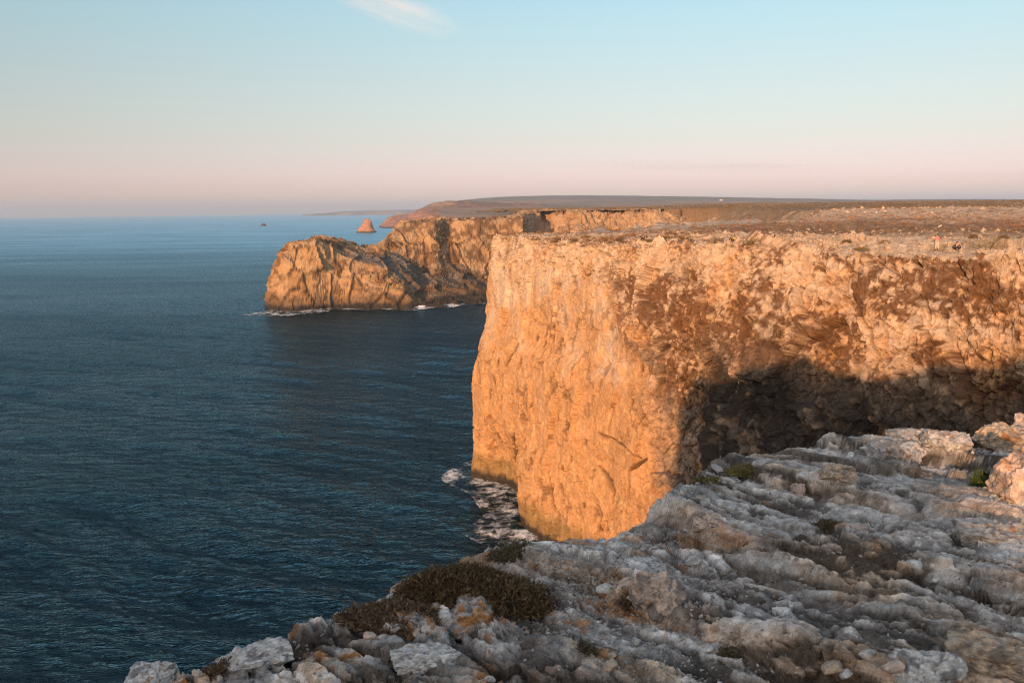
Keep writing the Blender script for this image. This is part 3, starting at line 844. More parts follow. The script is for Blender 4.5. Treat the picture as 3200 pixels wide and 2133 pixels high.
HEAD_P = build_headland(); build_bay_wall(); build_red_headland(); HILL_P = build_far_hills(); build_far_coast()

# ------------------------------------------------------------------ sea stack and sea rock
def rock_tower(name, c, rings, mat, seed, noise, cols, nth=72):
    """rings: [(z, dx, dy, rx, ry)]"""
    rings = np.array(rings, float)
    zz = np.linspace(rings[0, 0], rings[-1, 0], 60)
    th = np.linspace(0, 2 * math.pi, nth, endpoint=False)
    g = [np.interp(zz, rings[:, 0], rings[:, k]) for k in range(1, 5)]
    X = g[0][:, None] + g[2][:, None] * np.cos(th) ; Y = g[1][:, None] + g[3][:, None] * np.sin(th)
    Zg = zz[:, None] * np.ones_like(X)
    P = np.stack([X, Y, Zg], 2); p = P.reshape(-1, 3) + np.array(c)
    s = noise
    d = s * (fbm(p, 1 / (s * 6), 4, seed) + .5 * fbm(p, 1 / (s * 2), 3, seed + 1, ridged=True))
    rad = np.stack([np.cos(th)[None, :] * np.ones_like(X), np.sin(th)[None, :] * np.ones_like(X), 0 * X], 2).reshape(-1, 3)
    p = p + rad * d[:, None]
    n = len(zz)
    f = []
    i, j = np.meshgrid(np.arange(n - 1), np.arange(nth), indexing='ij')
    a = (i * nth + j).ravel(); b = (i * nth + (j + 1) % nth).ravel()
    f = np.stack([a, b, b + nth, a + nth], 1)
    C = cols(p)
    return mesh_from(name, p, f, mat, C)

_d = sea_d(366.5, 232.2)
_c = at_dist(366.5, 232.2, _d)
_k = _d / FPX
o = rock_tower('sea_stack', (_c[0], _c[1], 0), [(-3, 0, 0, 9.6 * _k, 8 * _k), (0, 0, 0, 9.2 * _k, 8 * _k), (3.2 * _k, -.3 * _k, 0, 7.2 * _k, 6 * _k), (6.2 * _k, .3 * _k, 0, 5 * _k, 4.2 * _k), (9 * _k, .7 * _k, 0, 3.2 * _k, 2.8 * _k), (10.6 * _k, .9 * _k, 0, 2.6 * _k, 2.0 * _k), (12.2 * _k, .5 * _k, 0, 1.9 * _k, 1.3 * _k), (13.0 * _k, .2 * _k, 0, 1.0 * _k, .7 * _k), (13.4 * _k, .1 * _k, 0, .1, .1)],
               M_HILL, 703, 8.5, lambda p: mixc((.40, .20, .115), (.05, .045, .04), 1 - sst(2, 6, p[:, 2])))
tag(o, 'pointed reddish sea stack standing in the water off the far red headland', 'sea stack')
_d = sea_d(263.5, 225.6); _c = at_dist(263.5, 225.6, _d); _k = _d / FPX
o = rock_tower('sea_rock', (_c[0], _c[1], 0), [(-3, 0, 0, 2.5 * _k, 2 * _k), (.6 * _k, 0, 0, 2.4 * _k, 2 * _k), (1.5 * _k, .1 * _k, 0, 1.7 * _k, 1.4 * _k), (2.2 * _k, .2 * _k, 0, .8 * _k, .7 * _k), (2.4 * _k, .2 * _k, 0, .1, .1)], M_HILL, 710, 3.0, lambda p: np.ones((len(p), 1)) * np.array([[.075, .05, .042]]))
tag(o, 'small dark rock alone in the open sea far left of the headland', 'rock')

# ================================================================== FOREGROUND LEDGE (the headland the camera stands on)
FG_EDGE = np.array([(310, 1568), (312, 1524), (345, 1508), (380, 1506), (440, 1500), (540, 1480), (580, 1452), (640, 1432), (720, 1402), (800, 1378), (860, 1360), (920, 1322), (1000, 1288), (1080, 1252), (1140, 1234), (1240, 1234),
                    (1300, 1224), (1400, 1207), (1470, 1178), (1530, 1152), (1560, 1112), (1600, 1092), (1620, 1062), (1700, 1042), (1800, 1027), (1900, 1012), (1980, 1000), (2050, 996), (2120, 1000), (2200, 1012), (2250, 1004), (2300, 1000), (2352, 990)], float) * (1024 / 2352)
GZ = -1.75                                       # general level of the ledge below the eye
_e = at_z(FG_EDGE[:, 0], FG_EDGE[:, 1], EYE[2] + GZ)
_ea, _er = np.degrees(np.arctan2(_e[:, 0], _e[:, 1])), np.hypot(_e[:, 0], _e[:, 1])
_ea = np.r_[-180, -165, -150, -138, -128, -120, -108, -98, -88, -70, -50, -34, _ea, 36, 48, 65, 90, 130, 180]
_er = np.r_[78, 74, 66, 57, 48, 41.5, 25, 15, 10, 6, 4.3, 3.4, _er, 10, 14, 24, 50, 75, 78]

def edge_r(a_deg):
    return np.interp(a_deg, _ea, _er)

def fore_h(x, y):
    """height of the ledge relative to the eye"""
    p = np.stack([x.ravel(), y.ravel(), 0 * x.ravel()], 1)
    r = lambda v: v.reshape(x.shape)
    u = TOSUN.x / math.cos(SUN_EL) * x + TOSUN.y / math.cos(SUN_EL) * y        # distance towards the sun
    hill = np.interp(u, [3, 12, 24, 34, 42, 80], [0, 1.6, 4.9, 7.75, 7.2, 3.0])
    side = x * math.cos(SUN_AZ) - y * math.sin(SUN_AZ)
    crest = np.interp(side, [-40, -28, -25.5, -23.5, -22, -19.6, -17.5, -16.1, -13.6, -10.5, -7.3, -5, -2.8, -.3, .5, 1.7, 2.4, 3.5, 5.6, 7.4, 10, 12.3, 13.7, 20, 40],
                      [-12, -10, -5.2, -1.6, -.8, -2.9, -1.9, -1.3, .3, 1.0, 2.1, 1.5, .4, .2, -1.1, -1.1, .3, .5, 1.2, 2.2, 1.8, 2.0, 3.0, 3.2, 1.5])
    ps = np.stack([side.ravel(), u.ravel() * .3, 0 * side.ravel()], 1)
    crest = crest + (1.2 * fbm(ps, .5, 4, 790, gain=.6)).reshape(x.shape)
    hill = hill + crest * sst(14, 30, u)
    z = GZ + hill + 0.10 * r(fbm(p, .35, 3, 800)) * np.clip(1 + hill, 1, 3)
    warp = r(fbm(p, .8, 4, 801)); warp2 = r(fbm(p, 2.4, 3, 802))
    q = (x * .62 + y * .78) / 1.05 + .38 * warp + .08 * warp2
    f = q - np.floor(q)
    cellh = np.sin(np.floor(q) * 12.9898) * 43758.5453
    cellh = cellh - np.floor(cellh)
    amp = (.06 + .11 * cellh) * sst(-1.6, .6, x + .6 * warp)
    z = z + amp * (sst(0, .16, f) * (1 - f) - .35)
    q2 = (x * .70 + y * .71) / .34 + 1.0 * r(fbm(p, 1.5, 3, 803))
    f2_ = q2 - np.floor(q2)
    z = z + .045 * sst(0, .2, f2_) * (1 - f2_) * sst(-.35, .25, r(fbm(p, .9, 2, 804)))
    z = z + .045 * r(fbm(np.stack([(x * .78 - y * .62).ravel() * .55, (x * .62 + y * .78).ravel(), 0 * x.ravel()], 1), 1.7, 4, 815))
    A1, j1, c1 = map(r, facets(np.stack([(x * .78 - y * .62).ravel() * .5, (x * .62 + y * .78).ravel(), 0 * x.ravel()], 1), 1.5, 812, .9, .6))
    z = z + .055 * A1 - .05 * (1 - sst(0, .10, j1)) * sst(-.2, .2, warp)
    return z, sst(0, .05, f) * (1 - sst(.10, .30, f)) * np.clip(amp / .14, 0, 1), sst(0, .09, j1)

def build_foreground():
    a_in = np.concatenate([np.linspace(-31.5, 33.5, 570), 33.5 + 44 * np.linspace(0, 1, 171)[1:] ** 1.15])
    az = np.concatenate([np.concatenate([np.linspace(-180, -72, 58), np.linspace(-70, -32, 44)]), a_in, np.linspace(79, 180, 36)])
    E = edge_r(az)
    # rows: near radius to the edge, then down the drop
    t = np.concatenate([np.linspace(0, .10, 8)[:-1], np.linspace(.10, 1, 570)])
    r0 = 0.25
    rin = np.minimum(2.2, .6 * E)
    # inner few rows below the camera, the rest evenly as seen
    dep0, dep1 = np.arctan(1.75 / rin), np.arctan(1.75 / E)
    rows = []
    for ti in t:
        if ti < .10:
            rows.append(r0 + (rin - r0) * ti / .10)
        else:
            w = (ti - .10) / .90
            inv = 1 / rin + (1 / E - 1 / rin) * w
            lin = rin + (E - rin) * w
            rows.append(np.where(E > 14, .35 / inv + .65 * lin, .85 / inv + .15 * lin))
    RRr = np.stack(rows, 1)
    ar = np.radians(az)[:, None]
    x, y = RRr * np.sin(ar), RRr * np.cos(ar)
    z, riser, crack = fore_h(x, y)
    # rounding of the edge
    dist = (E[:, None] - RRr)
    z = z - .12 * np.exp(-dist / .07)
    # the drop
    nd = 44
    fall = (np.linspace(0, 1, nd + 1)[1:]) ** 1.9
    pe = np.stack([x[:, -1], y[:, -1], 0 * E], 1)
    zb = z[:, -1:] + (-EYE[2] - 2 - z[:, -1:]) * fall[None, :]
    ro = E[:, None] + 0.04 + .10 * (z[:, -1:] - zb) + .25 * np.sqrt(np.maximum(z[:, -1:] - zb, 0)) * .5
    # keep the drop rugged
    xd, yd = ro * np.sin(ar), ro * np.cos(ar)
    pd = np.stack([xd, yd, zb], 2).reshape(-1, 3)
    dd = (fbm(pd, .5, 4, 830) * .9 * np.clip((-zb.ravel() - 2) / 4, .05, 2) + .06 * fbm(pd, 3, 3, 831)).reshape(zb.shape)
    ro = ro + dd * np.clip(E[:, None] / 6, .3, 1)
    xd, yd = ro * np.sin(ar), ro * np.cos(ar)
    X = np.concatenate([x, xd], 1); Y = np.concatenate([y, yd], 1); Zr = np.concatenate([z, zb], 1)
    sh = X.shape
    p = np.stack([X, Y, Zr], 2).reshape(-1, 3)
    r = lambda v: v.reshape(sh)
    pad = lambda v: np.concatenate([v, np.repeat(v[:, -1:], nd, 1)], 1)
    riser, crack = pad(riser), pad(crack)
    P0 = np.stack([X, Y, Zr], 2)
    # 3D breakage: plates, chips and sharp pits, drawn out along the beds
    N0 = grid_normals(P0)
    N0 *= np.sign((N0[..., 2:3]).mean())
    for _ in range(3):
        N0[1:-1, 1:-1] = (N0[1:-1, 1:-1] * 2 + N0[:-2, 1:-1] + N0[2:, 1:-1] + N0[1:-1, :-2] + N0[1:-1, 2:]) / 6
    N0 /= np.linalg.norm(N0, axis=2, keepdims=True) + 1e-9
    pb3 = np.stack([(X * .78 - Y * .62).ravel() * .36, (X * .62 + Y * .78).ravel(), Zr.ravel() * 1.5], 1)
    rub = sst(-.1, .3, r(fbm(p, 1.1, 3, 814)) + .25 * sst(.6, -1.2, X))
    A2, j2, c2 = map(r, facets(pb3 + 5, 4.2, 813, .9, .5))
    A3, j3, c3 = map(r, facets(pb3 + 9, 11.0, 820, .9, .5))
    A4, j4, c4 = map(r, facets(p + 3, 27.0, 821, .9, .4))
    crk2 = sst(0, .12, j2); crk3 = sst(0, .14, j3)
    rg1 = r(fbm(pb3, 3.6, 6, 816, gain=.65, ridged=True))
    gapn = r(fbm(pb3 + 31, 5.5, 5, 825, gain=.62, ridged=True))
    gap = sst(.44, .66, gapn) * sst(-.35, .1, r(fbm(p, 1.4, 2, 826)) + .1)
    e1, e2, _e = worley(p, 10.0, 822)
    D = (.024 + .016 * rub) * A2 + (.014 + .012 * rub) * A3 + .008 * A4 - (.014 + .02 * rub) * (1 - crk2) - .008 * (1 - crk3)
    D += .026 * rg1 - .034 * gap + .016 * r(e1) + .012 * r(fbm(p, 24, 4, 817, gain=.65))
    dist_ = np.hypot(X, Y)
    amt = np.clip(dist_ / 1.5, .1, 1) * np.clip(4.0 / dist_, .4, 1)
    D -= .008 * A4 * sst(4, 7, dist_) + .012 * r(fbm(p, 24, 4, 817, gain=.65)) * sst(4, 7, dist_)
    D *= amt * np.where(np.arange(sh[1])[None, :] >= z.shape[1], .6, 1)
    P0 = P0 + N0 * D[..., None]
    X, Y, Zr = P0[..., 0], P0[..., 1], P0[..., 2]
    pbed = np.stack([(X * .78 - Y * .62).ravel() * .6, (X * .62 + Y * .78).ravel(), Zr.ravel()], 1)
    n1 = r(fbm(p, .8, 4, 840)); n2 = r(fbm(pbed, 3.0, 5, 841, gain=.6)); n3 = r(fbm(p, 10.0, 4, 842, gain=.65)); n4 = r(fbm(pbed, 1.8, 5, 843, gain=.62)); n5 = r(fbm(p, 30., 3, 844))
    grey = np.array([.575, .53, .49]); white = np.array([.76, .72, .68]); ochre = np.array([.64, .455, .31]); lich = np.array([.44, .19, .06]); soil = np.array([.10, .078, .062]); dark = np.array([.15, .145, .14])
    C = mixc(grey, ochre, sst(-.08, .32, n1 + .6 * n2) * .8)
    C = mixc(C, white, sst(.08, .30, n4 + .5 * n3) * .85)
    C = mixc(C, dark, sst(.10, .34, -n2 + .3 * n1 + .45 * n3 + .2 * n5) * .7)
    C = C * (1 + .55 * (c2 - .5) + .5 * (c3 - .5) + .35 * (c4 - .5))[..., None].clip(.4, 1.6)
    C = mixc(C, (.66, .46, .32), riser * .75 * sst(-.35, .1, n2 + .4 * n3))  # pinkish risers: warm glow on the scarps painted into the stone colour
    C = C * (1 + .55 * n5 + .5 * n3)[..., None].clip(.45, 1.5)
    leftish = sst(2.0, -1.0, X)
    C = mixc(C, lich, np.clip(sst(.22, .34, n2 + .6 * n3 + .16 * leftish) * (.5 + .5 * leftish), 0, 1))
    C = mixc(C, soil, .8 * (1 - crack) * sst(-.3, .2, n1 + .2))
    C = mixc(C, soil * .6, .9 * gap)
    C = mixc(C, soil, .75 * (1 - crk2) * sst(-.25, .15, n4 + .2 * n3))
    C = mixc(C, soil, .5 * (1 - crk3) * sst(-.1, .2, n2))
    low = sst(.10, .34, -r(fbm(p, .55, 3, 845)) + .35 * n2)
    C = mixc(C, mixc(soil * 2.2, (.40, .36, .325), sst(-.2, .1, n3)), low * .45)
    face = np.concatenate([np.zeros_like(z), np.ones_like(zb)], 1)
    C = mixc(C, mixc((.40, .27, .16), (.20, .13, .08), sst(-.2, .3, n1)), face * .9)
    P = np.stack([X, Y, Zr + EYE[2]], 2)
    o = mesh_from('rocky_ledge', P.reshape(-1, 3), grid_faces(*sh), M_FORE, C.reshape(-1, 3), smooth=False)
    tag(o, kind='structure')
    return P[:, :z.shape[1]]
FORE_P = build_foreground()

# ================================================================== THINGS: helpers
class Ground:
    """finds the point of a surface seen at a pixel of the photograph"""
    def __init__(self, pts):
        q = np.asarray(pts, float).reshape(-1, 3)
        x, y, d = project(q)
        m = (d > .5) & (x > -60) & (x < 1090) & (y > -20) & (y < 760)
        self.p, self.x, self.y, self.d = q[m], x[m], y[m], d[m]
    def at(self, px, row):
        e = (self.x - px) ** 2 + (self.y - row) ** 2
        k = np.where(e < max(e.min() * 2.5, 1.2))[0]
        return self.p[k[np.argmin(self.d[k])]].copy()

G_FORE = Ground(FORE_P)
G_LAND = Ground(np.vstack([PLAT_P.reshape(-1, 3), CLIFF_P[:, 326:380].reshape(-1, 3)]))
G_HILL = Ground(HILL_P)

def ico(sub):
    import bmesh
    bm = bmesh.new()
    bmesh.ops.create_icosphere(bm, subdivisions=sub, radius=1.0)
    v = np.array([x.co[:] for x in bm.verts]); f = np.array([[w.index for w in q.verts] for q in bm.faces])
    bm.free()
    return v, f
ICO = {k: ico(k) for k in (1, 2, 3, 5)}

PALETTE = {
    'grey': ((.575, .53, .49), (.41, .375, .345)), 'white': ((.76, .715, .67), (.56, .515, .47)),
    'ochre': ((.64, .46, .31), (.44, .36, .29)), 'pink': ((.68, .49, .38), (.58, .46, .38)), 'lichen': ((.46, .43, .40), (.46, .21, .07)),
}

def boulder(px, row, wpx, hpx, kind, label, seed, depth=0.8, yaw=0.0, sink=.36, flat=1.0, name='boulder'):
    """a stone standing at a pixel: bottom row, width and height as photographed"""
    c = G_FORE.at(px, row)
    d = np.linalg.norm(c - EYE)
    w, h = wpx / FPX * d * .5, hpx / FPX * d * .52
    v, f = ICO[5]
    v = v.copy()
    # squarish, bedded block
    rg = np.random.default_rng(seed + 400)
    pl = rg.normal(size=(15, 3)); pl /= np.linalg.norm(pl, axis=1, keepdims=True)
    pl = np.vstack([pl, np.eye(3), -np.eye(3)]); dk = np.r_[rg.uniform(.74, 1.0, 15), np.full(6, .92)]
    v = v * np.min(dk / np.maximum(v @ pl.T, .05), axis=1)[:, None].clip(.5, 1.25)
    p = v * (w, w * depth, h)
    cs, sn = math.cos(yaw), math.sin(yaw)
    p = np.stack([p[:, 0] * cs - p[:, 1] * sn, p[:, 0] * sn + p[:, 1] * cs, p[:, 2]], 1)
    s = min(w, h * 1.3)
    q = p + seed * 7.3
    n = v / np.linalg.norm(v, axis=1, keepdims=True)
    g1, g2, gid = worley(q + .25 * s * np.stack([fbm(q, 1.2 / s, 2, 1), fbm(q, 1.2 / s, 2, 2), fbm(q, 1.2 / s, 2, 3)], 1), (.75 / s, .75 / s, 1.0 / s), seed)
    lay = perlin(np.stack([q[:, 0] * .3 / s, q[:, 1] * .3 / s, q[:, 2] * 4.2 / s + .6 * fbm(q, 1 / s, 2, 5)], 1), seed)
    fa, fj, _fi = facets(q, 1.5 / s, seed + 8, .8, .4); fb, fk, _fi = facets(q, 4.0 / s, seed + 9, .8, .4)
    D = s * (.16 * fbm(q, .8 / s, 3, seed + 1) + .26 * fa + .09 * fb - .10 * (1 - sst(0, .07, fj)) + .05 * lay + .10 * fbm(q, 2.6 / s, 5, seed + 2, gain=.62, ridged=True) + .05 * fbm(q, 9 / s, 3, seed + 3))
    p = p + n * D[:, None]
    a, b = PALETTE[kind]
    n1 = fbm(q, 1.1 / s, 4, seed + 4, gain=.6); n2 = fbm(q, 4 / s, 3, seed + 5)
    C = mixc(a, b, sst(-.15, .25, n1 + .4 * n2))
    C = mixc(C, (.13, .12, .115), .75 * sst(.10, .35, -n1 + .6 * n2 + .1))
    C = mixc(C, (.43, .19, .06), .7 * sst(.22, .36, fbm(q, 1.6 / s, 4, seed + 6, gain=.6) + .3 * n2))
    C = C * (1 + .5 * fbm(q, 14 / s, 2, seed + 7))[:, None].clip(.5, 1.5)
    # the bottom row in the photograph is the front foot of the stone: its middle is half a depth further back
    bk = c[:2] / np.hypot(*c[:2]) * w * depth * .6
    o = mesh_from(name, p, f, M_FORE, C, smooth=False)
    o.location = (c[0] + bk[0], c[1] + bk[1], c[2] + h * (1 - 2 * sink) * .75)
    tag(o, label, 'rock')
    return o

BOULDERS = [
    (911, 440, 42, 15, 'grey', 'flat topped grey limestone slab, left of a pair on the skyline of the ledge', .9, .1),
    (943, 446, 42, 18, 'grey', 'sloping grey slab, right of a pair on the skyline of the ledge', .9, -.2),
    (911, 458, 27, 19, 'white', 'rounded pale stone sitting in front of the pair of skyline slabs', .8, .3),
    (880, 456, 36, 20, 'grey', 'knobbly grey boulder to the left of the pair of skyline slabs', .8, .4),
    (1024, 497, 58, 58, 'pink', 'big sunlit pinkish boulder at the right edge of the ledge', .8, .2),
    (1014, 447, 68, 24, 'ochre', 'long grey and ochre block above the big sunlit boulder', .7, -.1),
    (1036, 430, 40, 20, 'pink', 'topmost pale stone in the right corner of the ledge skyline', .8, .1),
    (797, 492, 15, 12, 'pink', 'small lone pinkish block in the middle of the grey ledge', .9, .5),
    (838, 478, 36, 16, 'ochre', 'ochre slab with a broken front below the skyline stones', .7, .1),
    (707, 526, 30, 15, 'pink', 'pinkish block standing out near the seaward side of the ledge', .8, .2),
    (990, 545, 64, 26, 'grey', 'low grey mound with an orange spot near the right side', .8, -.1),
    (926, 690, 66, 40, 'white', 'pale boulder with orange lichen cut off by the bottom of the view', .8, .3),
    (996, 672, 84, 36, 'ochre', 'long ochre edged slab in the bottom right corner', .6, -.35),
    (415, 632, 44, 20, 'lichen', 'small lichen covered block below the dry brown bush', .8, .2),
    (472, 624, 58, 25, 'lichen', 'rounded rock with orange lichen in front of the big brown bush', .8, .5),
    (655, 606, 52, 44, 'pink', 'cream and pink block at the seaward end of the long ledge', .8, -.3),
    (426, 668, 70, 18, 'white', 'whitish wedge shaped rock near the bottom edge, below the lichen covered blocks', .7, .2),
    (152, 682, 40, 19, 'white', 'white rounded rock at the far left tip of the ledge', .9, .0),
    (254, 666, 70, 18, 'white', 'long whitish rock along the seaward edge at lower left', .6, .45),
]
for i, (px, row, w, h, kind, lab, dep, yaw) in enumerate(BOULDERS):
    boulder(px, row, w, h, kind, lab, 11 + i, dep, yaw)

# ------------------------------------------------------------------ loose stones and gravel on the ledge
def stone_mesh(seed, sub=2):
    v, f = ICO[sub]
    rg = np.random.default_rng(seed)
    pl = rg.normal(size=(12, 3)); pl /= np.linalg.norm(pl, axis=1, keepdims=True)
    v = v * np.min(rg.uniform(.6, 1.0, 12) / np.maximum(v @ pl.T, .05), axis=1)[:, None].clip(.4, 1.2)
    p = v * (1, .8, .55)
    p = p * (1 + .35 * fbm(p + seed * 3, .9, 2, seed) + .22 * fbm(p + seed, 2.4, 2, seed + 1))[:, None]
    return p, f
_sm = []
for k in range(6):
    p, f = stone_mesh(30 + k, 3)
    a, b = list(PALETTE.values())[k % 4]
    C = mixc(a, b, sst(-.2, .2, fbm(p + k, 1.5, 3, k))) * (1 + .4 * fbm(p + k, 6, 2, k + 9))[:, None].clip(.5, 1.5)
    o = mesh_from('stone', p, f, M_FORE, C)
    COL.objects.unlink(o)
    _sm.append(o)
_vis = [(px, row) for px, row in zip(RNG.uniform(180, 1020, 900), RNG.uniform(440, 680, 900))
        if row > np.interp(px, FG_EDGE[:, 0], FG_EDGE[:, 1]) + 8]
for k, (px, row) in enumerate(_vis[:32]):
    c = G_FORE.at(px, row)
    d = np.linalg.norm(c - EYE)
    o = _sm[k % 6].copy()
    COL.objects.link(o)
    s = (4 + 6.5 * RNG.random() ** 2.2) / FPX * d
    o.scale = (s, s, s)
    o.location = (c[0], c[1], c[2] + .18 * s)
    o.rotation_euler = (RNG.normal() * .25, RNG.normal() * .25, RNG.uniform(0, 6.28))
    kd = ('grey', 'white', 'ochre', 'pinkish')[k % 6 % 4]
    tag(o, 'small loose %s stone lying on the grey foreground ledge' % kd, 'stone', 'loose %s stones on the ledge' % kd)

def scatter_stones(name, pts, sizes, mat, pal, sub=1, seed=5):
    v0, f0 = stone_mesh(50, sub)
    rng = np.random.default_rng(seed)
    n = len(pts)
    a = rng.uniform(0, 6.28, n); t = np.clip(rng.normal(size=n) * .35, -.7, .7)
    V = np.repeat(v0[None], n, 0) * (1 + .25 * rng.normal(size=(n, len(v0), 1)))
    V = V * np.stack([np.ones(n), rng.uniform(.6, 1.1, n), rng.uniform(.6, 1.3, n)], 1)[:, None, :]
    x = V[..., 0] * np.cos(a)[:, None] - V[..., 1] * np.sin(a)[:, None]
    y = V[..., 0] * np.sin(a)[:, None] + V[..., 1] * np.cos(a)[:, None]
    z = V[..., 2] + x * np.tan(t)[:, None] * .6
    P = np.stack([x, y, z], 2) * sizes[:, None, None] + pts[:, None, :]
    F = (f0[None] + (np.arange(n) * len(v0))[:, None, None]).reshape(-1, 3)
    ca = np.array(pal[0]); cb = np.array(pal[1])
    C = ca + (cb - ca) * rng.random((n, 1))
    C = np.repeat(C * rng.uniform(.75, 1.2, (n, 1)), len(v0), 0)
    o = mesh_from(name, P.reshape(-1, 3), F, mat, C, smooth=False)
    tag(o, kind='stuff')
    return o

m = (G_FORE.y < 690) & (G_FORE.x > 100)
gp, gd = G_FORE.p[m], G_FORE.d[m]
dens = fbm(gp * (1, 1, 0), .9, 3, 850)
# gravel collects in the hollows and below the brown bush
hol = sst(-.1, .35, dens) + 2.5 * np.exp(-((G_FORE.x[m] - 580) / 50) ** 2 - ((G_FORE.y[m] - 575) / 26) ** 2) + 1.2 * np.exp(-((G_FORE.x[m] - 745) / 40) ** 2 - ((G_FORE.y[m] - 478) / 10) ** 2)
w = (hol + .05) * gd ** 1.2
k = RNG.choice(len(gp), 5200, p=w / w.sum(), replace=False)
scatter_stones('gravel', gp[k] + (0, 0, .004), (.9 + 2.6 * RNG.random(5200) ** 3) / FPX * gd[k], M_FORE, ((.50, .46, .42), (.30, .265, .24)), 1)

# rubble on the plateau behind the brink
m = (G_LAND.d < 480)
gp, gd = G_LAND.p[m], G_LAND.d[m]
w = (sst(-.2, .3, fbm(gp, .05, 3, 851)) + .15) * (sst(210, 120, gd) + .22 * sst(270, 320, gd)) * gd
k = RNG.choice(len(gp), 6000, p=w / w.sum(), replace=False)
scatter_stones('rubble', gp[k], (.14 + .46 * RNG.random(6000) ** 2.8) * np.clip(gd[k] / 170, 1, 2.2), M_PLAT, ((.64, .46, .32), (.48, .36, .27)), 1, 6)

# ------------------------------------------------------------------ shrubs
def leaves(n, shape, size, colors, rng, lift=0.0):
    """n small blades spread through the lumpy volume 'shape' -> verts, faces, colours.  shape: (rx, ry, rz)"""
    u = rng.normal(size=(n * 2, 3)); u /= np.linalg.norm(u, axis=1, keepdims=True)
    u = u[u[:, 2] > -.15][:n]; n = len(u)
    lump = 1 + .30 * fbm(u * 2.0 + rng.random(3) * 9, 1.3, 3, 900) + .22 * fbm(u * 5 + 3, 1.2, 2, 901)
    rad = (rng.random(n) ** .33) * lump
    # several uneven lobes instead of one dome
    nl = 7
    la = rng.uniform(0, 6.283, nl); lr = rng.uniform(.15, .62, nl)
    lobes = np.stack([lr * np.cos(la), lr * np.sin(la), rng.uniform(-.1, .22, nl) * (1 - lr)], 1)
    ls = rng.uniform(.38, .72, nl)
    w_ = rng.integers(0, nl, n)
    c = (lobes[w_] + u * (rad * ls[w_])[:, None]) * np.array(shape)
    c[:, 2] = np.maximum(c[:, 2] * 1.25, 0) + lift
    d = u * .9 + rng.normal(size=(n, 3)) * .75 + (0, 0, .35); d /= np.linalg.norm(d, axis=1, keepdims=True)
    sd = np.cross(d, rng.normal(size=(n, 3))); sd /= np.linalg.norm(sd, axis=1, keepdims=True)
    L = size * rng.uniform(.6, 1.5, n)[:, None]; W = L * .30
    V = np.stack([c - d * L * .5, c + sd * W * .5, c + d * L * .5, c - sd * W * .5], 1).reshape(-1, 3)
    F = (np.arange(n) * 4)[:, None] + np.array([[0, 1, 2, 3]])
    ca, cb = np.array(colors[0]), np.array(colors[1])
    t = np.clip(.5 + .5 * fbm(c / max(shape) * 3, 1., 2, 903) + .3 * rng.normal(size=n), 0, 1)
    C = ca + (cb - ca) * t[:, None]
    C = C * rng.uniform(.7, 1.3, (n, 1))
    return V, F, np.repeat(C, 4, 0)

def stems(n, shape, rad, rng):
    V, F = [], []
    for k in range(n):
        a = rng.uniform(0, 6.28); r = rng.random() ** .6
        tip = np.array([shape[0] * r * math.cos(a), shape[1] * r * math.sin(a), shape[2] * math.sqrt(max(.05, 1 - r * r)) * rng.uniform(.7, 1.22)])
        root = np.array([tip[0] * .25, tip[1] * .25, -.05 * shape[2]])
        mid = (root + tip) / 2 + rng.normal(size=3) * .12 * shape[2]
        b = len(V) * 1
        base = sum(len(x) for x in V)
        ring = []
        for q, rr in ((root, rad), (mid, rad * .7), (tip, rad * .25)):
            ring.append([q + rr * np.array([math.cos(t), math.sin(t), 0]) for t in (0, 2.1, 4.2)])
        V.append(np.array(ring).reshape(-1, 3))
        for j in (0, 3):
            for i in range(3):
                F.append([base + j + i, base + j + (i + 1) % 3, base + j + 3 + (i + 1) % 3, base + j + 3 + i])
    return np.vstack(V), np.array(F)

def shrub(loc, shape, nleaf, size, colors, label, seed, rz=0.0, nstem=40, tilt=0.0):
    rng = np.random.default_rng(seed)
    t = empty('shrub', loc, rz)
    t.rotation_euler = (0, tilt, rz)
    V, F, C = leaves(nleaf, shape, size, colors, rng)
    mesh_from('foliage', V, F, M_LEAF, C, smooth=False, parent=t)
    V, F = stems(nstem, shape, max(shape) * .012, rng)
    mesh_from('stems', V, F, M_TWIG, None, parent=t)
    tag(t, label, 'shrub')
    return t

BROWN = ((.085, .060, .030), (.145, .088, .045)); DRY = ((.20, .135, .085), (.11, .065, .04)); GREEN = ((.13, .118, .045), (.22, .175, .07)); DARK = ((.090, .078, .045), (.14, .10, .065)); OLIVE = ((.26, .175, .06), (.15, .105, .035))

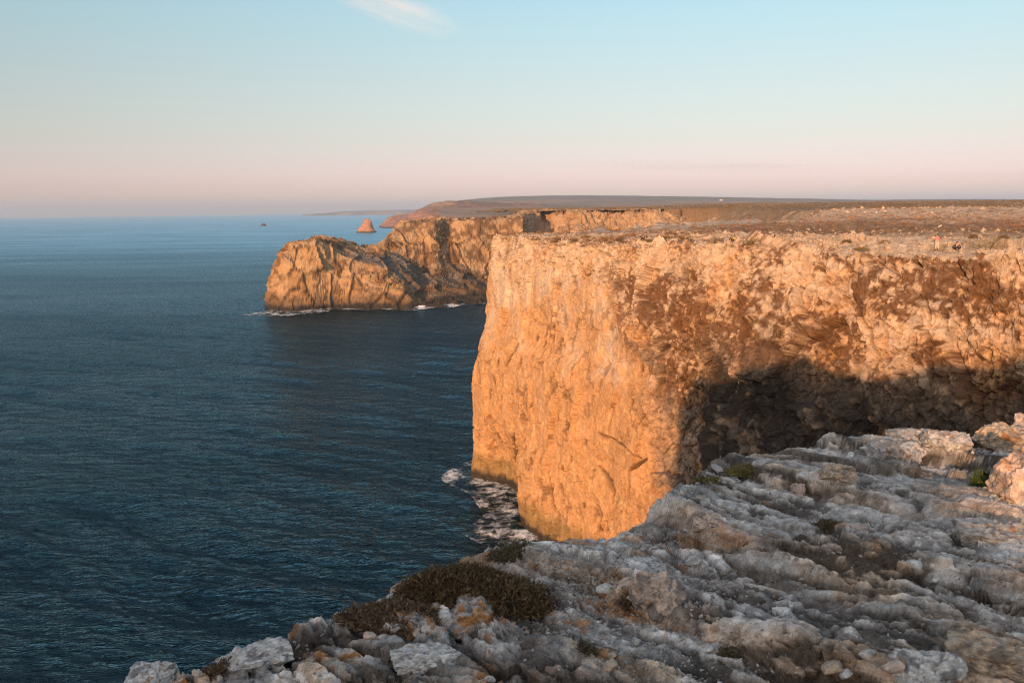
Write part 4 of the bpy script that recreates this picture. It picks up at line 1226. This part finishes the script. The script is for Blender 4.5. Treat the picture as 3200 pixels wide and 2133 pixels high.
FORE_SHRUBS = [
    # px, bottom row, width, height, leaves, leaf px, colours, depth, label
    (462, 607, 152, 34, 36000, 5.0, BROWN, .75, 'big dense brown bush growing at the brink above the sea'),
    (398, 622, 112, 19, 12000, 5.0, DRY, .6, 'low dry reddish heather trailing left from the big brown bush'),
    (510, 556, 60, 13, 3500, 4.5, DARK, .7, 'dark low scrub behind the big brown bush, at the cliff edge'),
    (560, 548, 38, 9, 2200, 4.5, DARK, .7, 'dark spiky tuft against the foot of the sunlit cliff'),
    (752, 472, 52, 11, 4200, 3.0, GREEN, .6, 'yellow green cushion shrub on the far crest of the ledge'),
    (707, 482, 32, 8, 2000, 3.0, GREEN, .6, 'smaller green brown cushion shrub, next to the seaward skyline'),
    (828, 532, 50, 13, 2800, 4.0, DARK, .7, 'dark withered tuft lying in the middle of the ledge'),
    (984, 486, 22, 18, 2200, 3.6, ((.055, .085, .025), (.09, .11, .03)), .8, 'deep green plant in the shadow beside the big sunlit boulder'),
    (738, 657, 44, 14, 3000, 4.6, DARK, .7, 'dark green brown tuft in a hollow near the bottom of the view'),
    (638, 606, 40, 14, 1800, 5.0, DRY, .7, 'dry twiggy tuft under the cream and pink block'),
    (588, 652, 20, 16, 1300, 4.6, DARK, .8, 'small dark tuft between blocks left of the bottom hollow'),
    (215, 664, 44, 14, 1800, 4.6, DRY, .7, 'rust coloured dry tuft on the seaward edge at lower left'),
]
for i, (px, row, w, h, n, lp, colr, dep, lab) in enumerate(FORE_SHRUBS):
    c = G_FORE.at(px, row)
    d = np.linalg.norm(c - EYE); k = d / FPX
    bk = c[:2] / np.hypot(*c[:2]) * w * k * .5 * dep * .5
    shrub((c[0] + bk[0], c[1] + bk[1], c[2] - .02), (w * k * .5, w * k * .5 * dep, h * k), n, lp * k, colr, lab, 60 + i, 0, 60 if n > 5000 else 26)

# shrubs on the plateau, each where it stands in the photograph
PLAT_SHRUBS = [
    (534, 240.5, 19, 5, 'shrub at the left end of the row along the cliff brink'),
    (557, 240.2, 18, 7, 'taller brown shrub just left of the person in the pale top'),
    (574, 241, 16, 6, 'rounded brown shrub just right of the person in the pale top'),
    (587, 236.6, 18, 4, 'low dark shrub behind the row at the cliff brink'),
    (609, 239, 26, 4.5, 'long low shrub half way along the cliff brink, left of the seated photographer'),
    (650, 240.8, 10, 3, 'tiny olive shrub touching the seated photographer'),
    (665, 238, 20, 4, 'dark low shrub right of the seated photographer'),
    (684, 240.8, 18, 6.5, 'domed brown shrub between the seated photographer and the couple'),
    (716, 242.4, 27, 8, 'large brown shrub on the left of the couple'),
    (751, 244.4, 25, 7.5, 'large reddish brown shrub on the right of the couple'),
    (770, 253, 24, 4.5, 'flat straw coloured shrub below the couple, close to the brink'),
    (773, 238, 14, 5, 'straw coloured shrub behind the large reddish one'),
    (847, 241, 15, 4, 'small dark cushion shrub in the middle of the plateau rubble'),
    (886, 241.4, 16, 4.5, 'small cushion shrub left of the standing person'),
    (858, 248.4, 22, 4, 'flat pale brown shrub left of the standing person and nearer the brink'),
    (988, 248, 46, 14, 'largest olive shrub, right of the reclining person'),
    (971, 236.6, 14, 5, 'brown shrub behind the reclining person'),
    (1002, 237.6, 18, 5.5, 'brown shrub behind the largest olive one'),
]
for i, (px, row, w, h, lab) in enumerate(PLAT_SHRUBS):
    c = G_LAND.at(px, row)
    k = np.linalg.norm(c - EYE) / FPX
    shrub((c[0], c[1], c[2] - .08), (w * k * .5, w * k * .42, h * k), int(500 + 30 * w), .9 * k, OLIVE if i in (15, 10, 11, 14, 5) else ((.20, .115, .045), (.115, .075, .028)), lab, 160 + i, 0, 8)

# small scattered shrubs: copies of three kinds
_proto = []
for j in range(3):
    rng = np.random.default_rng(300 + j)
    V, F, C = leaves(260, (1, .9, .55), .17, ((.20, .115, .045), (.10, .075, .03)), rng)
    o = mesh_from('shrub', V, F, M_LEAF, C, smooth=False)
    COL.objects.unlink(o)
    _proto.append(o)
cand = np.where((G_LAND.d > 95) & (G_LAND.d < 330) & (G_LAND.x > 500) & (G_LAND.x < 1024))[0]
w = sst(-.05, .3, fbm(G_LAND.p[cand], .03, 3, 860)) * G_LAND.d[cand] + 1e-3
for k in RNG.choice(cand, 130, p=w / w.sum(), replace=False):
    c = G_LAND.p[k]
    o = _proto[k % 3].copy()
    COL.objects.link(o)
    s = RNG.uniform(.4, 1.3)
    o.scale = (s * RNG.uniform(.9, 1.6), s, s * RNG.uniform(.6, 1.1)); o.location = (c[0], c[1], c[2] - .05); o.rotation_euler = (0, 0, RNG.uniform(0, 6.28))
    tag(o, 'small brown scrub bush scattered over the rocky plateau', 'shrub', 'scattered scrub bushes on the plateau')

# the far scrub nobody could count: one mass of tufts
cand = np.where((G_LAND.d > 105) & (G_LAND.d < 1700))[0]
gp = G_LAND.p[cand]; gd = G_LAND.d[cand]
b1 = sst(120, 165, gd) * (1 - sst(260, 330, gd)); b2 = sst(430, 560, gd)
w = (b1 * sst(-.3, .1, fbm(gp, .05, 3, 861)) + b2 * sst(-.2, .15, fbm(gp, .012, 3, 862)) + .05) * gd
kk = RNG.choice(cand, 24000, p=w / w.sum(), replace=True)
pp = G_LAND.p[kk] + RNG.normal(size=(24000, 3)) * (np.clip(G_LAND.d[kk], 0, 900) * .012)[:, None] * (1, 1, 0)
sz = RNG.uniform(.3, .9, 24000) * np.clip(G_LAND.d[kk] / 300, .6, 1.6)
V = []; C = []
_r = np.random.default_rng(9)
nb = 6
u = _r.normal(size=(24000, nb, 3)); u /= np.linalg.norm(u, axis=2, keepdims=True); u[..., 2] = np.abs(u[..., 2]) * .55
c = pp[:, None, :] + u * sz[:, None, None] * .8
e1 = _r.normal(size=(24000, nb, 3)); e2 = _r.normal(size=(24000, nb, 3))
e1 *= (.42 * sz[:, None, None]) / np.linalg.norm(e1, axis=2, keepdims=True); e2 *= (.42 * sz[:, None, None]) / np.linalg.norm(e2, axis=2, keepdims=True)
V = np.stack([c - e1, c + e2, c + e1 * .9 - e2 * .3], 2).reshape(-1, 3)
t = np.clip(.5 + fbm(pp, .01, 3, 863) * 2, 0, 1)[:, None]
far = sst(380, 520, G_LAND.d[kk])[:, None]
Cc = (np.array([.30, .14, .065]) * t + np.array([.19, .11, .045]) * (1 - t)) * (1 - far) + (np.array([.24, .15, .065]) * t + np.array([.15, .105, .045]) * (1 - t)) * far
Cc = np.repeat(Cc * _r.uniform(.7, 1.3, (24000, 1)), nb * 3, 0)
o = mesh_from('scrub', V, np.arange(len(V)).reshape(-1, 3), M_LEAF, Cc, smooth=False)
tag(o, kind='stuff')

# ------------------------------------------------------------------ people on the plateau
def skin_body(name, joints, bones, mat, parent, root=0, sub=1):
    """joints: [(x, y, z, r)], bones: [(a, b)] -> one continuous tapered surface"""
    me = bpy.data.meshes.new(name)
    me.from_pydata([j[:3] for j in joints], bones, [])
    o = bpy.data.objects.new(name, me)
    COL.objects.link(o)
    sk = o.modifiers.new('skin', 'SKIN')
    sk.use_smooth_shade = True
    for i, j in enumerate(joints):
        d = me.skin_vertices[0].data[i]
        d.radius = (j[3], j[3] * (j[4] if len(j) > 4 else 1))
        d.use_root = (i == root)
    ss = o.modifiers.new('sub', 'SUBSURF'); ss.levels = sub; ss.render_levels = sub
    dg = bpy.context.evaluated_depsgraph_get()
    m2 = bpy.data.meshes.new_from_object(o.evaluated_get(dg))
    o.modifiers.clear()
    o.data = m2
    m2.name = name
    m2.materials.clear(); m2.materials.append(mat)
    o.parent = parent
    return o

M_SKIN = flat_mat('skin', (.50, .30, .20)); M_HAIR = flat_mat('dark_hair', (.025, .018, .014))
def cloth(name, c): return flat_mat(name, c, .9)

def hair_cap(parent, c, r, mat):
    v, f = ICO[3]
    k = (v[:, 2] > -.25) | (v[:, 1] > .1)
    v2 = v * np.where(k, 1.0, .82)[:, None]
    return mesh_from('hair', v2 * (r, r * 1.1, r * 1.12) + np.array(c) + (0, .012, .018), f, mat, None, parent=parent)

def person(loc, rz, pose, top, legs, label, hair=M_HAIR):
    t = empty('person', loc, rz)          # the figure looks along -Y
    if pose == 'stand':
        hip, neck, head = (0, 0, .92), (0, .02, 1.44), (0, -.03, 1.60)
        legsj = [((-.10, 0, .88), (-.13, -.03, .48), (-.15, .03, .06), (-.15, -.14, .03)), ((.10, 0, .88), (.12, -.02, .48), (.13, .05, .06), (.13, -.12, .03))]
        arms = [((-.19, .01, 1.39), (-.30, -.14, 1.20), (-.10, -.30, 1.50), (-.06, -.36, 1.56)), ((.19, .01, 1.39), (.32, -.12, 1.22), (.12, -.30, 1.50), (.07, -.36, 1.56))]
    elif pose == 'sit_photo':
        hip, neck, head = (0, 0, .12), (0, -.02, .62), (0, -.06, .78)
        legsj = [((-.10, -.04, .12), (-.18, -.42, .42), (-.16, -.62, .06), (-.16, -.78, .04)), ((.10, -.04, .12), (.18, -.42, .42), (.16, -.62, .06), (.16, -.78, .04))]
        arms = [((-.19, 0, .57), (-.36, -.14, .50), (-.12, -.30, .74), (-.07, -.34, .78)), ((.19, 0, .57), (.38, -.12, .52), (.14, -.30, .74), (.08, -.34, .78))]
    elif pose == 'lounge':
        hip, neck, head = (0, 0, .12), (0, .16, .56), (0, .10, .72)
        legsj = [((-.10, -.04, .12), (-.34, -.36, .20), (-.02, -.52, .07), (.10, -.55, .05)), ((.10, -.04, .12), (.36, -.36, .20), (.04, -.60, .07), (-.10, -.62, .05))]
        arms = [((-.19, .14, .50), (-.40, .26, .30), (-.42, .20, .06), (-.43, .12, .04)), ((.19, .14, .50), (.38, .06, .32), (.26, -.22, .22), (.22, -.28, .22))]
    else:
        hip, neck, head = (0, 0, .12), (0, -.06, .60), (0, -.12, .76)
        legsj = [((-.10, -.04, .12), (-.15, -.36, .46), (-.13, -.46, .06), (-.13, -.62, .04)), ((.10, -.04, .12), (.15, -.36, .46), (.13, -.46, .06), (.13, -.62, .04))]
        arms = [((-.19, -.04, .55), (-.27, -.20, .36), (-.10, -.42, .40), (-.02, -.46, .40)), ((.19, -.04, .55), (.27, -.20, .36), (.10, -.42, .40), (.04, -.46, .42))]
    hip, neck, head = map(np.array, (hip, neck, head))
    chest = hip * .35 + neck * .65; waist = hip * .7 + neck * .3
    J = [(*hip, .13, .8), (*waist, .125, .8), (*chest, .155, .72), (*neck, .055), (*(neck * .45 + head * .55), .06), (*head, .10), (*(head + (0, .0, .08)), .075)]
    B = [(0, 1), (1, 2), (2, 3), (3, 4), (4, 5), (5, 6)]
    Jt = [(*hip, .150, .85), (*waist, .145, .85), (*chest, .175, .75), (*(neck - (0, 0, .03)), .075)]; Bt = [(0, 1), (1, 2), (2, 3)]
    Jl = [(*hip, .150, .85)]; Bl = []
    for L in legsj:
        n = len(J); J += [(*L[0], .095), (*L[1], .062), (*L[2], .042), (*L[3], .034)]; B += [(0, n), (n, n + 1), (n + 1, n + 2), (n + 2, n + 3)]
        n = len(Jl); Jl += [(*L[0], .115), (*L[1], .085), (*(.12 * np.array(L[1]) + .88 * np.array(L[2])), .072)]; Bl += [(0, n), (n, n + 1), (n + 1, n + 2)]
    for A in arms:
        n = len(J); J += [(*A[0], .055), (*A[1], .042), (*A[2], .030), (*A[3], .038, .6)]; B += [(2, n), (n, n + 1), (n + 1, n + 2), (n + 2, n + 3)]
        n = len(Jt); Jt += [(*A[0], .072), (*A[1], .058), (*(.15 * np.array(A[1]) + .85 * np.array(A[2])), .048)]; Bt += [(2, n), (n, n + 1), (n + 1, n + 2)]
    skin_body('body', J, B, M_SKIN, t)
    skin_body('top', Jt, Bt, top, t)
    skin_body('trousers', Jl, Bl, legs, t)
    hair_cap(t, head + (0, .015, .03), .105, hair)
    # nose and shoes
    for L in legsj:
        v, f = ICO[2]
        ft = np.array(L[3]); an = np.array(L[2])
        mesh_from('shoe', v * (.05, .12, .04) + (ft * .6 + an * .4) * (1, 1, 0) + (0, 0, max(.04, ft[2])), f, M_HAIR, None, parent=t)
    v, f = ICO[1]
    mesh_from('nose', v * (.016, .03, .022) + head + (0, -.105, -.005), f, M_SKIN, None, parent=t)
    tag(t, label, 'person')
    return t, arms

PINK = cloth('pink_cloth', (.62, .27, .24)); CREAM = cloth('cream_cloth', (.66, .50, .38)); BLACK = cloth('black_cloth', (.018, .015, .016)); DKBROWN = cloth('dark_brown_cloth', (.05, .035, .03))
PALE = cloth('pale_cloth', (.62, .58, .48)); YELLOW = cloth('yellow_cloth', (.62, .38, .07)); NAVY = cloth('dark_blue_cloth', (.03, .035, .06))

def hand_camera(loc, rz, at_, label):
    t = empty('camera', loc, rz)
    v, f = ICO[2]
    v = np.sign(v) * np.abs(v) ** .3
    mesh_from('camera_body', v * (.075, .035, .05) + np.array(at_), f, BLACK, None, parent=t)
    a = np.linspace(0, 6.283, 16, endpoint=False)
    ring = np.stack([.038 * np.cos(a), 0 * a, .038 * np.sin(a)], 1)
    V = np.vstack([ring + np.array(at_) + (0, -.03, 0), ring + np.array(at_) + (0, -.14, 0), [np.array(at_) + (0, -.14, 0)]])
    i = np.arange(16)
    F = np.stack([i, (i + 1) % 16, 16 + (i + 1) % 16, 16 + i], 1)
    mesh_from('lens', V, F, BLACK, None, parent=t)
    tag(t, label, 'camera')
    return t

def stand_at(px, row):
    c = G_LAND.at(px, row)
    return (float(c[0]), float(c[1]), float(c[2]))

# -Y of the figure turned to look left across the sea
c = stand_at(937, 248.6)
person(c, R(-62), 'stand', PINK, CREAM, 'standing person in a pink top and cream trousers taking a photograph from the plateau brink')
hand_camera(c, R(-62), (0, -.38, 1.58), 'small black camera held up by the standing person in the pink top')
c = stand_at(957, 248.4)
person(c, R(-25), 'lounge', DKBROWN, BLACK, 'person in dark clothes sitting on the ground beside the large olive shrub')
c = stand_at(642, 240.6)
person(c, R(-15), 'sit_photo', BLACK, BLACK, 'person in black sitting at the brink with arms raised to take a photograph')
c = stand_at(566.5, 241.4)
person(c, R(20), 'sit', PALE, PALE, 'person in a pale top sitting in front of the brown shrubs at the cliff brink')
c = stand_at(731.8, 242.0)
person(c, R(-40), 'sit', BLACK, BLACK, 'person in black sitting on the left of a couple between two large shrubs')
c = stand_at(735.0, 242.0)
person(c, R(-55), 'sit', YELLOW, NAVY, 'person in a yellow jacket sitting on the right of a couple between two large shrubs')

# ------------------------------------------------------------------ far white houses
M_WALL = flat_mat('whitewash', (.62, .52, .43)); M_ROOF = flat_mat('roof_tiles', (.36, .17, .10)); M_GLASS = flat_mat('dark_window', (.04, .04, .045), .2)
def house(px, row, w, d, h, rz, label, roof=True):
    c = G_HILL.at(px, row)
    t = empty('house', (float(c[0]), float(c[1]), float(c[2]) - .6), rz)
    def box(name, x0, x1, y0, y1, z0, z1, mat):
        v = [(x, y, z) for z in (z0, z1) for x, y in ((x0, y0), (x1, y0), (x1, y1), (x0, y1))]
        return mesh_from(name, v, [(0, 3, 2, 1), (4, 5, 6, 7), (0, 1, 5, 4), (1, 2, 6, 5), (2, 3, 7, 6), (3, 0, 4, 7)], mat, smooth=False, parent=t)
    box('wall', -w / 2, w / 2, -d / 2, d / 2, 0, h, M_WALL)
    e = .4
    v = [(-w / 2 - e, -d / 2 - e, h), (w / 2 + e, -d / 2 - e, h), (w / 2 + e, d / 2 + e, h), (-w / 2 - e, d / 2 + e, h), (-w / 2 - e, 0, h + d * .22), (w / 2 + e, 0, h + d * .22)]
    me = bpy.data.meshes.new('roof'); me.from_pydata(v, [], [(0, 1, 5, 4), (2, 3, 4, 5), (0, 4, 3), (1, 2, 5), (3, 2, 1, 0)]); me.materials.append(M_ROOF)
    o = bpy.data.objects.new('roof', me); COL.objects.link(o); o.parent = t
    for k in range(3):
        x = -w / 2 + w * (k + .5) / 3
        box('window' if k != 1 else 'door', x - .6, x + .6, -d / 2 - .05, -d / 2 + .1, .9 if k != 1 else .0, 2.2, M_GLASS)
    tag(t, label, 'house')
for px, row, w, d, h, rz, lab in ((612.5, 208.6, 14, 9, 6, .2, 'white far house, leftmost of three below the distant hills'),
                                  (616.2, 209.4, 12, 9, 6, -.1, 'white far house, middle one of three and nearest'),
                                  (621.0, 209.0, 12, 9, 6, .1, 'white far house, rightmost of three below the distant hills'),
                                  (721.6, 199.6, 15, 11, 6, .1, 'lone white far house high on the distant plateau'),
                                  (772, 203.4, 12, 9, 4, .0, 'sunlit far house at the left end of the low row'),
                                  (781, 203.6, 26, 10, 4, .1, 'long sunlit far building in the middle of the low row'),
                                  (794, 203.8, 18, 9, 4, -.1, 'sunlit far building at the right end of the low row')):
    house(px, row, w, d, h, rz, lab)

# ------------------------------------------------------------------ foam at the foot of the cliffs
def foam_mat(name, scale, lo, hi):
    m, n, l, b = new_mat(name)
    b.inputs['Base Color'].default_value = (.80, .81, .82, 1)
    b.inputs['Roughness'].default_value = .8
    at = n.new('ShaderNodeAttribute'); at.attribute_name = 'density'
    geo = n.new('ShaderNodeNewGeometry')
    t1 = n.new('ShaderNodeTexNoise'); t1.inputs['Scale'].default_value = scale; t1.inputs['Detail'].default_value = 8; t1.inputs['Roughness'].default_value = .72; t1.inputs['Distortion'].default_value = .5
    l.new(geo.outputs['Position'], t1.inputs['Vector'])
    t2 = n.new('ShaderNodeTexNoise'); t2.inputs['Scale'].default_value = scale * .3; t2.inputs['Detail'].default_value = 3
    l.new(geo.outputs['Position'], t2.inputs['Vector'])
    av = n.new('ShaderNodeMath'); av.operation = 'MULTIPLY_ADD'; av.inputs[1].default_value = .7
    l.new(t2.outputs[0], av.inputs[0]); l.new(t1.outputs[0], av.inputs[2])
    sb = n.new('ShaderNodeMath'); sb.operation = 'SUBTRACT'; sb.inputs[1].default_value = .35; l.new(av.outputs[0], sb.inputs[0])
    su = n.new('ShaderNodeMath'); su.operation = 'ADD'
    l.new(sb.outputs[0], su.inputs[0]); l.new(at.outputs['Fac'], su.inputs[1])
    mr_ = n.new('ShaderNodeMapRange'); mr_.inputs['From Min'].default_value = lo; mr_.inputs['From Max'].default_value = hi; mr_.interpolation_type = 'SMOOTHSTEP'
    l.new(su.outputs[0], mr_.inputs['Value'])
    l.new(mr_.outputs[0], b.inputs['Alpha'])
    return m

def foam_strip(name, base, nx, ny, width, dens, mat, nv=26, lift=.18):
    """base: (n,2) line along the foot of a cliff; sheet reaches 'width' metres out over the waves"""
    n = len(base)
    v = np.linspace(-.18, 1, nv)
    O = width[:, None] * v[None, :]
    x = base[:, 0:1] + nx[:, None] * O; y = base[:, 1:2] + ny[:, None] * O
    z = sea_height(x, y) + lift
    p = np.stack([x.ravel(), y.ravel(), 0 * x.ravel()], 1)
    nz = fbm(p, 1 / 7., 3, 70).reshape(x.shape)
    z = z + np.clip(1 - v[None, :], 0, 1) ** 3 * (.5 + 1.1 * np.maximum(nz, 0)) * np.clip(width[:, None] / 10, .2, 1)
    den = dens[:, None] + .22 * nz - (.25 + dens[:, None]) * np.clip(v, 0, 1)[None, :] ** .8 - .35 * np.clip(v, 0, 1)[None, :] ** 3
    o = mesh_from(name, np.stack([x, y, z], 2).reshape(-1, 3), grid_faces(n, nv)[:, ::-1], mat, None, extra={'density': den})
    tag(o, kind='stuff')

zrow = np.argmin(np.abs(CLIFF_P[:, :330, 2] - .4), axis=1)
fl = CLIFF_P[np.arange(len(CLIFF_P)), zrow, :2]
sel = np.where((fl[:, 1] > 120) & (fl[:, 1] < 232))[0]
fl = fl[sel]
kk = np.ones(25) / 25
fs = np.stack([np.convolve(np.pad(fl[:, k], 12, 'edge'), kk, 'valid') for k in (0, 1)], 1)
tg = np.gradient(fs, axis=0); tg /= np.linalg.norm(tg, axis=1, keepdims=True) + 1e-9
fnx, fny = tg[:, 1], -tg[:, 0]
fnx = np.convolve(np.pad(fnx, 40, 'edge'), np.ones(81) / 81, 'valid'); fny = np.convolve(np.pad(fny, 40, 'edge'), np.ones(81) / 81, 'valid')
yy = fs[:, 1]
wd = np.interp(yy, [120, 150, 160, 168, 176, 196, 206, 214, 232], [5, 8, 10, 13, 12, 10, 8, 4, 2])
dn = np.interp(yy, [120, 150, 162, 172, 184, 196, 204, 212, 232], [.5, .62, .68, .58, .52, .64, .62, .45, .2])
foam_strip('foam', fs, fnx, fny, wd, dn, foam_mat('cliff_foam', .5, .42, .80))

zrow = np.argmin(np.abs(HEAD_P[:, :120, 2] - .3), axis=1)
fl = HEAD_P[np.arange(len(HEAD_P)), zrow, :2]
fs = np.stack([np.convolve(np.pad(fl[:, k], 7, 'edge'), np.ones(15) / 15, 'valid') for k in (0, 1)], 1)
tg = np.gradient(fs, axis=0); tg /= np.linalg.norm(tg, axis=1, keepdims=True) + 1e-9
s_ = np.linspace(0, 1, len(fs))
wd = np.interp(s_, [0, .06, .12, .25, .5, .8, .88, 1], [22, 26, 18, 7, 6, 7, 16, 12])
dn = np.interp(s_, [0, .05, .10, .25, .5, .8, .88, 1], [.45, .5, .42, .22, .2, .2, .45, .3])
foam_strip('foam', fs, tg[:, 1], -tg[:, 0], wd, dn, foam_mat('headland_foam', .2, .43, .74), 16, .5)

# ------------------------------------------------------------------ cloud: one thin wisp, kilometres away
def build_cloud(px, row, dist, sx, sy, sz, tilt, dens, g, col, label):
    c = at_dist(px, row, dist)
    k = dist / FPX
    v, f = ICO[3]
    m = bpy.data.materials.new('cloud_vapour'); m.use_nodes = True
    n = m.node_tree.nodes; l = m.node_tree.links; n.clear()
    out = n.new('ShaderNodeOutputMaterial'); pv = n.new('ShaderNodeVolumePrincipled')
    pv.inputs['Color'].default_value = (*col, 1)
    pv.inputs['Anisotropy'].default_value = g
    tcn = n.new('ShaderNodeTexCoord')
    ln = n.new('ShaderNodeVectorMath'); ln.operation = 'LENGTH'; l.new(tcn.outputs['Object'], ln.inputs[0])
    fo = n.new('ShaderNodeMapRange'); fo.inputs['From Min'].default_value = 1.0; fo.inputs['From Max'].default_value = .25; fo.inputs['To Max'].default_value = 1.0; fo.interpolation_type = 'SMOOTHSTEP'
    l.new(ln.outputs['Value'], fo.inputs['Value'])
    mp = n.new('ShaderNodeMapping'); mp.inputs['Scale'].default_value = (1.2, 2.2, 2.6); l.new(tcn.outputs['Object'], mp.inputs['Vector'])
    no = n.new('ShaderNodeTexNoise'); no.inputs['Scale'].default_value = 1.1; no.inputs['Detail'].default_value = 4; l.new(mp.outputs[0], no.inputs['Vector'])
    rm = n.new('ShaderNodeMapRange'); rm.inputs['From Min'].default_value = .40; rm.inputs['From Max'].default_value = .72; l.new(no.outputs[0], rm.inputs['Value'])
    mu = n.new('ShaderNodeMath'); mu.operation = 'MULTIPLY'; l.new(fo.outputs[0], mu.inputs[0]); l.new(rm.outputs[0], mu.inputs[1])
    md = n.new('ShaderNodeMath'); md.operation = 'MULTIPLY'; l.new(mu.outputs[0], md.inputs[0]); md.inputs[1].default_value = dens
    l.new(md.outputs[0], pv.inputs['Density']); l.new(pv.outputs[0], out.inputs['Volume'])
    o = mesh_from('cloud', v, f, m)
    o.location = c.tolist()
    o.scale = (sx * k, sy * k, sz * k)
    o.rotation_euler = (0, R(tilt), 0)
    tag(o, label, 'cloud')
build_cloud(388, 4, 16500, 88, 26, 22, 21, .0011, -.42, (.98, .97, .97), 'thin white wisp of cloud alone at the top of the sky')
build_cloud(715, 166, 30000, 170, 40, 7.5, 1.5, .00024, 0.0, (.70, .66, .80), 'faint lavender streak of cloud low over the far hills')

# ------------------------------------------------------------------ haze
def build_haze():
    x0, x1, y0, y1, z0, z1 = -26500, 26500, -26500, 26500, -6, 235
    v = [(x, y, z) for z in (z0, z1) for x, y in ((x0, y0), (x1, y0), (x1, y1), (x0, y1))]
    f = [(0, 3, 2, 1), (4, 5, 6, 7), (0, 1, 5, 4), (1, 2, 6, 5), (2, 3, 7, 6), (3, 0, 4, 7)]
    m = bpy.data.materials.new('haze_air')
    m.use_nodes = True
    n = m.node_tree.nodes; n.clear()
    out = n.new('ShaderNodeOutputMaterial')
    pv = n.new('ShaderNodeVolumePrincipled')
    pv.inputs['Color'].default_value = (.60, .78, 1.0, 1)
    pv.inputs['Density'].default_value = 6.5e-5
    pv.inputs['Anisotropy'].default_value = 0.0
    m.node_tree.links.new(pv.outputs[0], out.inputs['Volume'])
    o = mesh_from('haze', v, f, m, smooth=False)
    tag(o, kind='stuff')
build_haze()
